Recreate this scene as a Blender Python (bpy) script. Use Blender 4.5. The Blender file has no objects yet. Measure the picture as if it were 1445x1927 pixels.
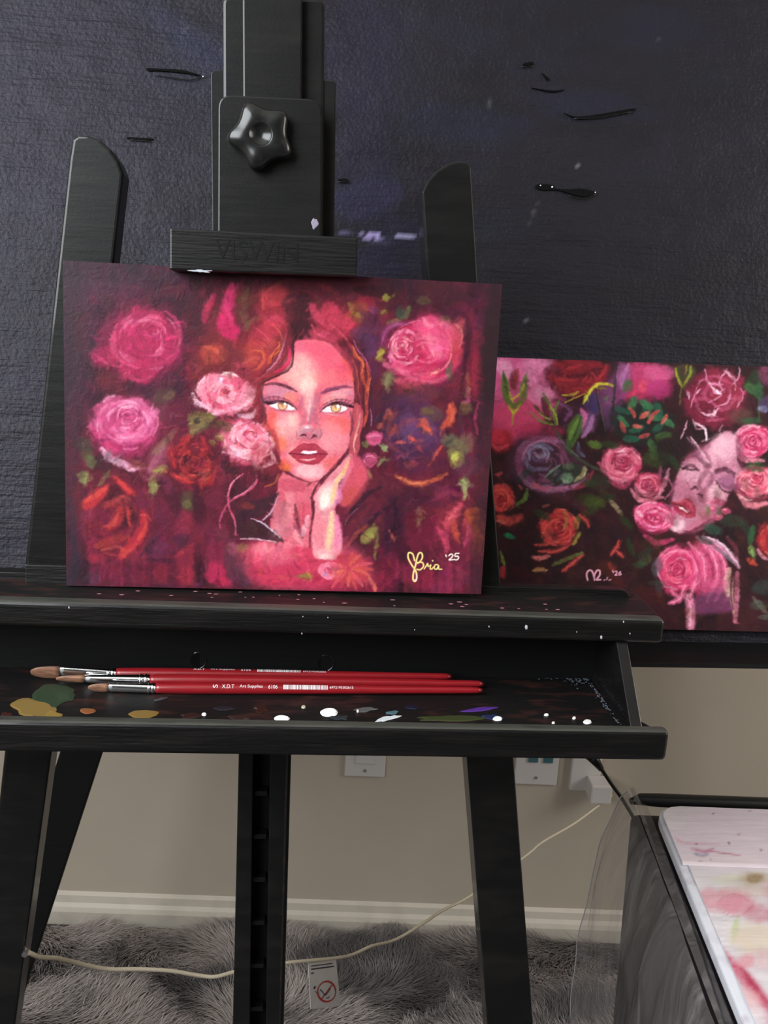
import bpy, bmesh, math, random
import numpy as np
from mathutils import Vector, Matrix

scene = bpy.context.scene
# ---------------------------------------------------------------- camera
W, H, F = 1445, 1927, 1800.0
C = np.array([0.00250878, -0.67479629, 1.16476807])
PITCH, YAW, ROLL = 0.24936904, 0.10726813, 0.05599545
def _cam_axes(p, y, r):
    f = np.array([math.sin(y) * math.cos(p), math.cos(y) * math.cos(p), -math.sin(p)])
    rt = np.array([math.cos(y), -math.sin(y), 0.0]); up = np.cross(rt, f)
    return rt * math.cos(r) + up * math.sin(r), -rt * math.sin(r) + up * math.cos(r), f
RX, UP, FW = _cam_axes(PITCH, YAW, ROLL)
cd = bpy.data.cameras.new('camera'); cam = bpy.data.objects.new('camera', cd); scene.collection.objects.link(cam)
cd.sensor_fit = 'VERTICAL'; cd.sensor_height = 36.0; cd.sensor_width = 36.0 * W / H; cd.lens = 36.0 * F / H
cd.clip_start = .02
cam.matrix_world = Matrix(((RX[0], UP[0], -FW[0], C[0]), (RX[1], UP[1], -FW[1], C[1]), (RX[2], UP[2], -FW[2], C[2]), (0, 0, 0, 1)))
scene.camera = cam
# ---------------------------------------------------------------- world, daylight, exposure
wd = bpy.data.worlds.new('world'); scene.world = wd; wd.use_nodes = True
wd.node_tree.nodes['Background'].inputs[0].default_value = (.86, .92, 1.0, 1)
wd.node_tree.nodes['Background'].inputs[1].default_value = .13
def area(name, loc, target, sx, sy, power, col):
    l = bpy.data.lights.new(name, 'AREA'); l.shape = 'RECTANGLE'; l.size = sx; l.size_y = sy; l.energy = power; l.color = col
    o = bpy.data.objects.new(name, l); scene.collection.objects.link(o); o.location = loc
    o.rotation_euler = (Vector(target) - Vector(loc)).to_track_quat('-Z', 'Y').to_euler()
    return o
WIN_X = -1.22
area('window_daylight', (WIN_X + .06, -1.05, 1.85), (0.2, -.1, 1.15), 1.7, 1.25, 74, (.93, .97, 1.0))
area('added_fill_right', (1.95, -.40, 1.60), (.55, .5, .6), .95, 1.05, 24, (1.0, .98, .95))  # added fill lamp, brightens the right part of the back wall
scene.view_settings.view_transform = 'Standard'; scene.view_settings.look = 'None'
scene.view_settings.gamma = 1.0; scene.view_settings.use_curve_mapping = False
scene.view_settings.exposure = 0.0
random.seed(4)
# ---------------------------------------------------------------- helpers
col = scene.collection
def _ray(px, py): return RX * (px - W / 2) / F - UP * (py - H / 2) / F + FW
def on_plane(px, py, O, n):
    d = _ray(px, py); return C + d * (((np.array(O) - C) @ n) / (d @ n))
def at_y(px, py, y): return on_plane(px, py, (0, y, 0), np.array([0, 1.0, 0]))
def at_z(px, py, z): return on_plane(px, py, (0, 0, z), np.array([0, 0, 1.0]))
TILT = math.radians(4); NB = np.array([0, math.cos(TILT), -math.sin(TILT)]); EU = np.array([0, math.sin(TILT), math.cos(TILT)])
E0 = np.array([0, 0, .93])
def on_easel(px, py, v): return on_plane(px, py, E0 + NB * v, NB)         # plane of the leaning easel, v metres behind the portrait's face
BT = math.radians(14); BN = np.array([0, math.cos(BT), -math.sin(BT)]); BU = np.array([0, math.sin(BT), math.cos(BT)]); B0 = np.array([.3, .15, .83])
def on_board(px, py, v): return on_plane(px, py, B0 + BN * v, BN)
WK = -.0756; WN = np.array([-WK, 1, 0]) / math.hypot(WK, 1); WD = np.array([1, WK, 0]) / math.hypot(WK, 1); W0 = np.array([0, .8246, 0])
def on_wall(px, py, v): return on_plane(px, py, W0 - WN * v, WN)
def to_px(P):
    d = np.asarray(P) - C; z = d @ FW
    return W / 2 + F * (d @ RX) / z, H / 2 - F * (d @ UP) / z

def tag(o, label=None, cat=None, group=None, kind=None):
    for k, v in (('label', label), ('category', cat), ('group', group), ('kind', kind)):
        if v: o[k] = v
    return o
def thing(name, label, cat, loc=(0, 0, 0), group=None):
    o = bpy.data.objects.new(name, None); col.objects.link(o); o.location = loc; o.empty_display_size = .05
    return tag(o, label, cat, group)
def _abs(o):
    p = np.array(o.location)
    while o.parent: o = o.parent; p = p + np.array(o.location)
    return p
def link(name, me, mat, parent=None, origin=None, smooth=False):
    """world-space mesh -> object whose origin sits at its own base, parented"""
    o = bpy.data.objects.new(name, me); col.objects.link(o)
    n = len(me.vertices); co = np.empty(n * 3, np.float32); me.vertices.foreach_get('co', co); co = co.reshape(-1, 3)
    if origin is None: origin = np.array([(co[:, 0].min() + co[:, 0].max()) / 2, (co[:, 1].min() + co[:, 1].max()) / 2, co[:, 2].min()])
    co = (co - np.array(origin, np.float32)).astype(np.float32); me.vertices.foreach_set('co', co.ravel())
    if parent is not None:
        o.parent = parent; o.location = Vector(np.array(origin) - _abs(parent))
    else: o.location = Vector(origin)
    if mat: me.materials.append(mat)
    if smooth: me.polygons.foreach_set('use_smooth', np.ones(len(me.polygons), bool))
    me.update()
    return o
def finish(name, bm, mat, parent=None, bevel=0.0, seg=2, smooth=False, origin=None):
    bmesh.ops.remove_doubles(bm, verts=bm.verts[:], dist=1e-6)
    bmesh.ops.recalc_face_normals(bm, faces=bm.faces[:])
    if bevel:
        ed = [e for e in bm.edges if len(e.link_faces) == 2 and e.calc_face_angle(0) > .5]
        bmesh.ops.bevel(bm, geom=ed, offset=bevel, segments=seg, affect='EDGES', profile=.6, clamp_overlap=True)
    me = bpy.data.meshes.new(name); bm.to_mesh(me); bm.free()
    return link(name, me, mat, parent, origin, smooth)
def hull8(bm, a, b):
    """two quads (lists of four points, same winding) joined into a box"""
    A = [bm.verts.new(Vector(p)) for p in a]; B = [bm.verts.new(Vector(p)) for p in b]
    bm.faces.new(A[::-1]); bm.faces.new(B)
    for i in range(4): bm.faces.new((A[i], A[(i + 1) % 4], B[(i + 1) % 4], B[i]))
def box(bm, o, ax, ay, az):
    o, ax, ay, az = (np.array(v, float) for v in (o, ax, ay, az))
    hull8(bm, [o, o + ax, o + ax + ay, o + ay], [o + az, o + az + ax, o + az + ax + ay, o + az + ay])
def abox(bm, x0, x1, y0, y1, z0, z1): box(bm, (x0, y0, z0), (x1 - x0, 0, 0), (0, y1 - y0, 0), (0, 0, z1 - z0))
def prism(bm, pts, ext):
    A = [bm.verts.new(Vector(p)) for p in pts]; B = [bm.verts.new(Vector(np.array(p) + ext)) for p in pts]
    bm.faces.new(A[::-1]); bm.faces.new(B); n = len(A)
    for i in range(n): bm.faces.new((A[i], A[(i + 1) % n], B[(i + 1) % n], B[i]))
def tube(bm, path, rad, seg=10, caps=True):
    P = [np.array(p, float) for p in path]; n = len(P)
    R_ = [rad] * n if np.isscalar(rad) else list(rad); rings = []; up = None
    for i in range(n):
        t = P[min(i + 1, n - 1)] - P[max(i - 1, 0)]; t = t / np.linalg.norm(t)
        if up is None: up = np.cross(t, [0, 0, 1.0]) if abs(t[2]) < .9 else np.cross(t, [1.0, 0, 0])
        up = up - t * (up @ t); up = up / np.linalg.norm(up); b = np.cross(t, up)
        rings.append([bm.verts.new(Vector(P[i] + R_[i] * (math.cos(2 * math.pi * k / seg) * up + math.sin(2 * math.pi * k / seg) * b))) for k in range(seg)])
    for i in range(n - 1):
        for k in range(seg): bm.faces.new((rings[i][k], rings[i][(k + 1) % seg], rings[i + 1][(k + 1) % seg], rings[i + 1][k]))
    if caps: bm.faces.new(rings[0][::-1]); bm.faces.new(rings[-1])
def rounded(px, corner, n=4):
    """polygon (x, y, radius) with rounded corners -> points"""
    out = []
    m = len(px)
    for i, (x, y, r) in enumerate(px):
        p = np.array([x, y], float); a = np.array(px[i - 1][:2], float) - p; b = np.array(px[(i + 1) % m][:2], float) - p
        if r <= 0: out.append(p); continue
        a /= np.linalg.norm(a); b /= np.linalg.norm(b)
        for k in range(n + 1):
            t = k / n; q0 = p + a * r; q1 = p + b * r
            out.append((1 - t) ** 2 * q0 + 2 * t * (1 - t) * p + t * t * q1)
    return out
def easel_prism(name, px, v0, v1, mat, parent, bevel=.0012, smooth=False, plane=None):
    """outline on the easel's plane at depth v0, given real thickness back to v1"""
    pl = plane or on_easel; nb = NB if plane is None else BN
    bm = bmesh.new(); prism(bm, [pl(x, y, v0) for x, y in px], nb * (v1 - v0))
    return finish(name, bm, mat, parent, bevel, smooth=smooth)
def grid_mesh(name, nu, nv, pos, colr=None):
    """structured sheet: pos (nv, nu, 3) world points, colr (nv, nu, 3) sRGB -> mesh with a colour attribute"""
    me = bpy.data.meshes.new(name); n = nu * nv
    me.vertices.add(n); me.vertices.foreach_set('co', np.asarray(pos, np.float32).reshape(-1))
    i = np.arange(n).reshape(nv, nu); q = np.stack([i[:-1, :-1], i[1:, :-1], i[1:, 1:], i[:-1, 1:]], -1).reshape(-1, 4)
    me.loops.add(q.size); me.loops.foreach_set('vertex_index', q.reshape(-1).astype(np.int32))
    me.polygons.add(len(q)); me.polygons.foreach_set('loop_start', np.arange(0, q.size, 4, dtype=np.int32))
    me.update(calc_edges=True)
    if colr is not None:
        c = np.clip(np.asarray(colr), 0, 1); lin = np.where(c <= .04045, c / 12.92, ((c + .055) / 1.055) ** 2.4)
        a = me.color_attributes.new('pigment', 'FLOAT_COLOR', 'POINT')
        a.data.foreach_set('color', np.concatenate([lin.reshape(-1, 3), np.ones((n, 1))], 1).astype(np.float32).ravel())
    return me
def text_mesh(s, size, name):
    cu = bpy.data.curves.new(name, 'FONT'); cu.body = s; cu.size = size; cu.align_x = 'LEFT'; cu.resolution_u = 3
    o = bpy.data.objects.new(name, cu); col.objects.link(o)
    dg = bpy.context.evaluated_depsgraph_get(); me = bpy.data.meshes.new_from_object(o.evaluated_get(dg))
    bpy.data.objects.remove(o); bpy.data.curves.remove(cu)
    return me

# ---------------------------------------------------------------- materials
def mat(name, base, rough=.5, metal=0, spec=.5, bump=None, vary=None, coat=0, attr=None, coords='Object'):
    """bump=(scale xyz, noise scale, strength, distance); vary=(colour2, noise scale xyz, lo, hi)"""
    m = bpy.data.materials.new(name); m.use_nodes = True; nt = m.node_tree; p = nt.nodes['Principled BSDF']
    N = nt.nodes.new; L = nt.links.new
    p.inputs['Base Color'].default_value = (*base, 1); p.inputs['Roughness'].default_value = rough; p.inputs['Metallic'].default_value = metal
    p.inputs['Specular IOR Level'].default_value = spec; p.inputs['Coat Weight'].default_value = coat; p.inputs['Coat Roughness'].default_value = .08
    tc = N('ShaderNodeTexCoord')
    src = None
    if attr:
        at = N('ShaderNodeAttribute'); at.attribute_name = attr; src = at.outputs['Color']; L(src, p.inputs['Base Color'])
    if vary:
        mp = N('ShaderNodeMapping'); mp.inputs['Scale'].default_value = vary[1]; L(tc.outputs[coords], mp.inputs[0])
        nz = N('ShaderNodeTexNoise'); nz.inputs['Scale'].default_value = 1; nz.inputs['Detail'].default_value = 5; L(mp.outputs[0], nz.inputs['Vector'])
        rp = N('ShaderNodeMapRange'); rp.inputs[1].default_value = vary[2]; rp.inputs[2].default_value = vary[3]; L(nz.outputs[0], rp.inputs[0])
        mx = N('ShaderNodeMix'); mx.data_type = 'RGBA'; L(rp.outputs[0], mx.inputs['Factor'])
        if src: L(src, mx.inputs['A'])
        else: mx.inputs['A'].default_value = (*base, 1)
        mx.inputs['B'].default_value = (*vary[0], 1); L(mx.outputs['Result'], p.inputs['Base Color'])
    prev = None
    for b in (bump or []):
        mp = N('ShaderNodeMapping'); mp.inputs['Scale'].default_value = b[0]; L(tc.outputs[coords], mp.inputs[0])
        nz = N('ShaderNodeTexNoise'); nz.inputs['Scale'].default_value = b[1]; nz.inputs['Detail'].default_value = 4; L(mp.outputs[0], nz.inputs['Vector'])
        bp = N('ShaderNodeBump'); bp.inputs['Strength'].default_value = b[2]; bp.inputs['Distance'].default_value = b[3]; L(nz.outputs[0], bp.inputs['Height'])
        if prev: L(prev, bp.inputs['Normal'])
        prev = bp.outputs[0]
    if prev: L(prev, p.inputs['Normal'])
    return m
M = {}
M['black'] = mat('black_painted_wood', (.0036, .0034, .0033), .42, spec=.27, coat=.42, bump=[((6, 6, 60), 3, .25, .001), ((1, 1, 1), 500, .12, .0004)], vary=((.009, .008, .0075), (20, 20, 60), .45, .75))
M['black_h'] = mat('black_painted_wood_grain', (.0032, .0029, .0028), .46, spec=.28, coat=.22, bump=[((12, 90, 190), 3, .5, .0012), ((1, 1, 1), 420, .15, .0004)], vary=((.009, .0075, .007), (14, 60, 120), .45, .7))
M['ledge'] = mat('paint_worn_ledge', (.006, .005, .005), .5, spec=.3, bump=[((12, 90, 190), 3, .5, .001)], vary=((.032, .012, .010), (40, 120, 60), .52, .72))
M['lit_top'] = mat('painted_lit_edge', (.045, .046, .038), .55, vary=((.016, .015, .013), (30, 200, 200), .45, .8), bump=[((12, 90, 190), 3, .4, .0008)])  # paler copy of the black paint: light on the lip tops put into colour
M['matte_black'] = mat('matte_black', (.0025, .0025, .0028), .6, spec=.2, bump=[((10, 60, 60), 4, .3, .0006)])
M['knob'] = mat('black_plastic', (.010, .010, .010), .24, spec=.55, vary=((.02, .02, .02), (200, 200, 200), .5, .8))
M['board'] = mat('painted_plywood', (.02, .02, .025), .5, spec=.33, attr='pigment', bump=[((7, 80, 80), 4, .6, .0016), ((1, 1, 1), 300, .6, .0013), ((1, 1, 1), 90, .3, .0012)])
M['board'].node_tree.nodes['Principled BSDF'].inputs['Specular Tint'].default_value = (.90, .86, 1.0, 1)
M['canvas_paint'] = mat('oil_paint', (.5, .1, .1), .42, spec=.27, attr='pigment', bump=[((1, 1, 1), 900, .25, .0003), ((1, 1, 1), 240, .22, .0005)])
M['panel_edge'] = mat('panel_edge', (.05, .035, .04), .6)
M['panel_edge2'] = mat('pale_panel_edge', (.22, .20, .21), .6)
M['wall'] = mat('beige_wall', (.50, .43, .345), .8, spec=.25, bump=[((1, 1, 1), 160, .12, .001)], vary=((.45, .385, .31), (3, 3, 3), .4, .7))
M['ceiling'] = mat('white_ceiling', (.72, .70, .66), .9)
M['unseen_wall'] = mat('darkened_unseen_wall', (.07, .065, .06), .8)  # unseen wall, darkened so the black paint reflects less light
M['trim'] = mat('cream_trim', (.60, .54, .45), .55, vary=((.5, .45, .38), (20, 20, 20), .5, .8))
M['floor'] = mat('floor_carpet', (.06, .055, .055), .95)
M['rug'] = mat('rug_pile', (.2, .19, .19), .9, spec=.15, attr='pigment')
M['red'] = mat('red_lacquer', (.25, .009, .014), .28, coat=.3, vary=((.21, .008, .012), (60, 400, 400), .4, .7))
M['ferrule'] = mat('nickel_ferrule', (.82, .82, .82), .14, metal=1)
M['bristle'] = mat('brown_bristle', (.34, .17, .10), .6, vary=((.11, .045, .025), (40, 900, 900), .35, .7), bump=[((30, 900, 900), 1, .6, .0006)])
M['print'] = mat('white_print', (.75, .70, .72), .5)
M['white_paint'] = mat('white_paint_drop', (.86, .86, .84), .35)
M['outlet'] = mat('white_outlet_plastic', (.60, .56, .53), .35)
M['teal'] = mat('teal_plastic', (.05, .13, .15), .4)
M['slot'] = mat('dark_slot', (.002, .002, .002), .8, spec=.1)
M['cord'] = mat('cream_cord', (.66, .57, .43), .6, bump=[((1, 1, 1), 600, .4, .0008)])
M['cable'] = mat('black_rubber', (.008, .008, .008), .4)
M['paper'] = mat('white_tag_paper', (.62, .57, .53), .7)
M['tag_red'] = mat('tag_red_ink', (.45, .04, .04), .6)
M['tag_ink'] = mat('tag_dark_ink', (.05, .045, .06), .6)
M['bin'] = mat('black_bin_plastic', (.011, .009, .011), .5, spec=.35, bump=[((1, 1, 1), 60, .3, .002)])
M['palette'] = mat('stained_palette', (.7, .66, .66), .38, attr='pigment', bump=[((6, 60, 1), 2, .5, .0015), ((1, 1, 1), 90, .15, .001)])
M['palette_edge'] = mat('white_palette_plastic', (.74, .74, .80), .22, coat=.4, vary=((.60, .56, .62), (60, 60, 60), .5, .75))
def plastic():
    m = bpy.data.materials.new('clear_plastic_film'); m.use_nodes = True; nt = m.node_tree; nt.nodes.clear(); N = nt.nodes.new; L = nt.links.new
    out = N('ShaderNodeOutputMaterial'); mx = N('ShaderNodeMixShader'); tr = N('ShaderNodeBsdfTransparent'); p = N('ShaderNodeBsdfPrincipled')
    tr.inputs[0].default_value = (.93, .92, .92, 1)
    p.inputs['Base Color'].default_value = (.30, .275, .27, 1); p.inputs['Roughness'].default_value = .25; p.inputs['Specular IOR Level'].default_value = .8
    tc = N('ShaderNodeTexCoord'); mp = N('ShaderNodeMapping'); mp.inputs['Scale'].default_value = (14, 14, 3); L(tc.outputs['Object'], mp.inputs[0])
    nz = N('ShaderNodeTexNoise'); nz.inputs['Scale'].default_value = 2.2; nz.inputs['Detail'].default_value = 5; nz.inputs['Distortion'].default_value = 1.2; L(mp.outputs[0], nz.inputs['Vector'])
    rp = N('ShaderNodeMapRange'); rp.inputs[1].default_value = .45; rp.inputs[2].default_value = .75; rp.inputs[3].default_value = .24; rp.inputs[4].default_value = .58; L(nz.outputs[0], rp.inputs[0])
    bp = N('ShaderNodeBump'); bp.inputs['Strength'].default_value = .6; bp.inputs['Distance'].default_value = .01; L(nz.outputs[0], bp.inputs['Height']); L(bp.outputs[0], p.inputs['Normal'])
    L(rp.outputs[0], mx.inputs[0]); L(tr.outputs[0], mx.inputs[1]); L(p.outputs[0], mx.inputs[2]); L(mx.outputs[0], out.inputs[0])
    return m
M['film'] = plastic()
M['film_hem'] = mat('film_hem', (.42, .42, .44), .3)
# ---------------------------------------------------------------- pigment painter (numpy): strokes of colour laid on a panel
def _vnoise(h, w, sx, sy, seed):
    r = np.random.RandomState(seed)
    gh, gw = int(h / sy) + 3, int(w / sx) + 3
    g = r.rand(gh, gw)
    yy = np.arange(h) / sy; xx = np.arange(w) / sx
    yi = yy.astype(int); xi = xx.astype(int)
    fy = yy - yi; fx = xx - xi
    fy = (fy * fy * (3 - 2 * fy))[:, None]; fx = (fx * fx * (3 - 2 * fx))[None, :]
    a = g[np.ix_(yi, xi)]; b = g[np.ix_(yi, xi + 1)]; c = g[np.ix_(yi + 1, xi)]; d = g[np.ix_(yi + 1, xi + 1)]
    return (a * (1 - fx) + b * fx) * (1 - fy) + (c * (1 - fx) + d * fx) * fy

def fnoise(h, w, sx, sy, seed, octs=3):
    t = np.zeros((h, w)); amp = 1.0; tot = 0
    for o in range(octs):
        t += amp * _vnoise(h, w, max(sx, 1.01), max(sy, 1.01), seed + o * 17); tot += amp
        amp *= .55; sx /= 2; sy /= 2
    return t / tot

def hexc(s):
    return np.array([int(s[i:i + 2], 16) for i in (0, 2, 4)]) / 255.0

def catmull(P, closed=False, n=9):
    P = np.array(P, float)
    if len(P) < 3 and not closed:
        t = np.linspace(0, 1, n)[:, None]
        return P[0] * (1 - t) + P[-1] * t
    if closed:
        Q = np.vstack([P[-1], P, P[0], P[1]])
    else:
        Q = np.vstack([2 * P[0] - P[1], P, 2 * P[-1] - P[-2]])
    out = []
    for i in range(len(Q) - 3):
        p0, p1, p2, p3 = Q[i:i + 4]
        t = np.linspace(0, 1, n, endpoint=False)[:, None]
        out.append(.5 * (2 * p1 + (p2 - p0) * t + (2 * p0 - 5 * p1 + 4 * p2 - p3) * t ** 2 + (3 * p1 - p0 - 3 * p2 + p3) * t ** 3))
    out = np.vstack(out)
    if not closed:
        out = np.vstack([out, P[-1]])
    return out

class Canvas:
    def __init__(s, x0, y0, x1, y1, base, seed=1):
        s.x0, s.y0, s.w, s.h = x0, y0, x1 - x0, y1 - y0
        s.im = np.empty((s.h, s.w, 3)); s.im[:] = hexc(base)
        s.ht = np.zeros((s.h, s.w))
        s.r = np.random.RandomState(seed)
        s.fine = fnoise(s.h, s.w, 5, 5, seed + 3, 3)
        s.mid = fnoise(s.h, s.w, 16, 16, seed + 5, 3)
        s.fine2 = np.tile(s.fine, (2, 2)); s.mid2 = np.tile(s.mid, (2, 2))
        s.ox = s.oy = 0.0; s.k = 1.0
    def at(s, ox, oy, k):
        s.ox, s.oy, s.k = ox, oy, k
    def T(s, P):
        return np.array(P, float) / s.k + np.array([s.ox - s.x0, s.oy - s.y0])
    def _win(s, P, m):
        a = np.floor(P.min(0) - m).astype(int); b = np.ceil(P.max(0) + m).astype(int) + 1
        xa, ya = max(a[0], 0), max(a[1], 0); xb, yb = min(b[0], s.w), min(b[1], s.h)
        if xb <= xa or yb <= ya: return None
        return xa, ya, xb, yb
    def _lay(s, win, al, col, hgt=0.0):
        xa, ya, xb, yb = win
        al = np.clip(al, 0, 1)[..., None]
        s.im[ya:yb, xa:xb] = s.im[ya:yb, xa:xb] * (1 - al) + col * al
        if hgt: s.ht[ya:yb, xa:xb] = s.ht[ya:yb, xa:xb] * (1 - .6 * al[..., 0]) + hgt * al[..., 0]
    def _rough(s, win, b):
        xa, ya, xb, yb = win
        sh = s.r.randint(0, 200, 2)
        n = s.fine2[ya + sh[0]:yb + sh[0], xa + sh[1]:xb + sh[1]]
        return 1 - b + b * np.clip((n - .28) * 2.6, 0, 1)
    def stroke(s, col, w, pts, a=.9, soft=.45, taper=.35, b=.35, hgt=.5, n=9):
        """tapered brush mark through the points; w width in crop pixels"""
        P = catmull(s.T(pts), False, n)
        n = len(P)
        t = np.linspace(0, 1, n)
        if np.ndim(w):
            wr = np.interp(t, np.linspace(0, 1, len(w)), w) / s.k / 2
        else:
            wr = w / s.k / 2 * (taper + (1 - taper) * np.sin(np.pi * np.clip(t * .92 + .04, 0, 1)) ** .6)
        wr = np.maximum(wr, .35)
        win = s._win(P, wr.max() * (1 + soft) + 1.5)
        if win is None: return
        xa, ya, xb, yb = win
        yy, xx = np.mgrid[ya:yb, xa:xb]
        best = np.full(xx.shape, 1e9)
        for i in range(n - 1):
            dx, dy = P[i + 1] - P[i]
            L = dx * dx + dy * dy + 1e-9
            u = np.clip(((xx - P[i, 0]) * dx + (yy - P[i, 1]) * dy) / L, 0, 1)
            d = np.hypot(xx - P[i, 0] - u * dx, yy - P[i, 1] - u * dy) - (wr[i] * (1 - u) + wr[i + 1] * u)
            np.minimum(best, d, out=best)
        f = max(wr.max() * soft, .55)
        al = np.clip(.5 - best / (2 * f), 0, 1)
        al = al * al * (3 - 2 * al) * a * s._rough(win, b)
        s._lay(win, al, hexc(col), hgt)
    def poly(s, col, pts, a=.95, f=2.0, b=.15, smooth=True, hgt=.3):
        P = s.T(pts)
        if smooth: P = catmull(P, True, 6)
        f = max(f / s.k, .5)
        win = s._win(P, f + 1.5)
        if win is None: return
        xa, ya, xb, yb = win
        yy, xx = np.mgrid[ya:yb, xa:xb]
        ins = np.zeros(xx.shape, bool); best = np.full(xx.shape, 1e9)
        n = len(P)
        for i in range(n):
            x1, y1 = P[i]; x2, y2 = P[(i + 1) % n]
            if y1 != y2:
                c = ((y1 > yy) != (y2 > yy)) & (xx < (x2 - x1) * (yy - y1) / (y2 - y1) + x1)
                ins ^= c
            dx, dy = x2 - x1, y2 - y1
            u = np.clip(((xx - x1) * dx + (yy - y1) * dy) / (dx * dx + dy * dy + 1e-9), 0, 1)
            np.minimum(best, np.hypot(xx - x1 - u * dx, yy - y1 - u * dy), out=best)
        sd = np.where(ins, best, -best)
        al = np.clip(.5 + sd / (2 * f), 0, 1)
        s._lay(win, al * al * (3 - 2 * al) * a * s._rough(win, b), hexc(col), hgt)
    def blob(s, col, x, y, rx, ry=None, ang=0, a=.8, soft=.6, b=.3, wob=.25, hgt=.2):
        ry = rx if ry is None else ry
        c = s.T([(x, y)]); rx, ry = rx / s.k, ry / s.k
        m = max(rx, ry) * (1 + soft)
        win = s._win(c, m + 1)
        if win is None: return
        xa, ya, xb, yb = win
        yy, xx = np.mgrid[ya:yb, xa:xb]
        ca, sa = math.cos(math.radians(ang)), math.sin(math.radians(ang))
        dx, dy = xx - c[0, 0], yy - c[0, 1]
        u = (dx * ca + dy * sa) / rx; v = (-dx * sa + dy * ca) / ry
        d = np.hypot(u, v)
        sh = s.r.randint(0, 200, 2)
        d = d + wob * (s.mid2[ya + sh[0]:yb + sh[0], xa + sh[1]:xb + sh[1]] - .5) * 2
        al = np.clip((1 + soft * .5 - d) / max(soft, .05), 0, 1)
        s._lay(win, al * al * (3 - 2 * al) * a * s._rough(win, b), hexc(col), hgt)
    def arc(s, col, w, x, y, rx, ry, a0, a1, ang=0, **kw):
        t = np.radians(np.linspace(a0, a1, 5)); ca, sa = math.cos(math.radians(ang)), math.sin(math.radians(ang))
        u, v = rx * np.cos(t), ry * np.sin(t)
        s.stroke(col, w, np.stack([x + u * ca - v * sa, y + u * sa + v * ca], 1), **kw)
    def mottle(s, col, sx, sy, lo, hi, a, seed, mask=None):
        n = fnoise(s.h, s.w, sx, sy, seed)
        al = np.clip((n - lo) / (hi - lo), 0, 1) * a
        if mask is not None: al = al * mask
        s._lay((0, 0, s.w, s.h), al, hexc(col))
    def rose(s, x, y, r, pal, sq=.85, rot=0, seed=0, open_=1.0, a=.9, cx=0, cy=0):
        """dark / mid / light / highlight petals wound round a centre"""
        dk, md, lt, hi = pal
        rr = np.random.RandomState(seed)
        s.blob(md, x, y, r, r * sq, rot, a=a, soft=.35, wob=.3)
        cr, sr = math.cos(math.radians(rot)), math.sin(math.radians(rot))
        for k in range(9):                                           # open outer petals, turned down at the rim
            t = 2 * math.pi * (k + .5 * rr.rand()) / 9; d = r * (.62 + .2 * rr.rand())
            u, v = d * math.cos(t), d * sq * math.sin(t)
            px, py = x + u * cr - v * sr, y + u * sr + v * cr
            an = math.degrees(t) + 90 + rot + rr.uniform(-18, 18); L = r * rr.uniform(.30, .46)
            s.blob(lt if rr.rand() < .55 else md, px, py, L, L * .55, an, a=a * .85, soft=.4, wob=.2)
            s.arc(dk, r * .09, x, y, d * .62, d * .62 * sq, math.degrees(t) - 24, math.degrees(t) + 20, rot, a=a * .7, soft=.8)
            if rr.rand() < .6 * open_:
                q = d * 1.28
                s.arc(hi, r * .07, x, y, q, q * sq, math.degrees(t) - rr.uniform(6, 20), math.degrees(t) + rr.uniform(6, 20), rot, a=a * .85, soft=.6)
        for ring, (rad, n, w) in enumerate(((.55, 5, .24), (.40, 4, .19), (.26, 4, .15), (.14, 3, .10))):
            for k in range(n):
                t = 360 * (k + rr.rand() * .8) / n + ring * 40
                span = 360 / n * rr.uniform(.55, 1.05)
                ox, oy = cx * (1 - rad) * r + rr.normal() * .05 * r, cy * (1 - rad) * r + rr.normal() * .05 * r
                rd = rad * r * rr.uniform(.82, 1.15)
                s.arc(dk, w * r * .5, x + ox, y + oy, rd * .78, rd * sq * .78, t - span * .55, t + span * .5, rot + rr.uniform(-12, 12), a=a * .8, soft=.7)
                s.arc(lt if rr.rand() < .6 else md, w * r * .62, x + ox, y + oy, rd, rd * sq, t - span * .45, t + span * .45, rot + rr.uniform(-12, 12), a=a * .85, soft=.6)
                if rr.rand() < .5 * open_:
                    s.arc(hi, w * r * .22, x + ox, y + oy, rd * 1.08, rd * sq * 1.08, t - span * .3, t + span * .3, rot, a=a * .85, soft=.6)
        s.blob(dk, x + cx * r * .9, y + cy * r * .9, r * .07, r * .05, rot, a=.8)
    def petals(s, x, y, r, cols, seed, n=40, sq=.9, a=.6, rot=0):
        """broken curved touches circling a flower's heart"""
        rr = np.random.RandomState(seed)
        for k in range(n):
            rad = r * math.sqrt(rr.uniform(.01, 1)); t = rr.uniform(0, 360); sp = rr.uniform(14, 34) * (1.6 - rad / r)
            ex, ey = rr.normal(size=2) * r * .05
            s.arc(cols[rr.randint(len(cols))], r * rr.uniform(.05, .14), x + ex, y + ey, rad, rad * sq, t - sp, t + sp, rot + rr.uniform(-15, 15), a=a * rr.uniform(.6, 1.1), soft=.7, b=.5)
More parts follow.
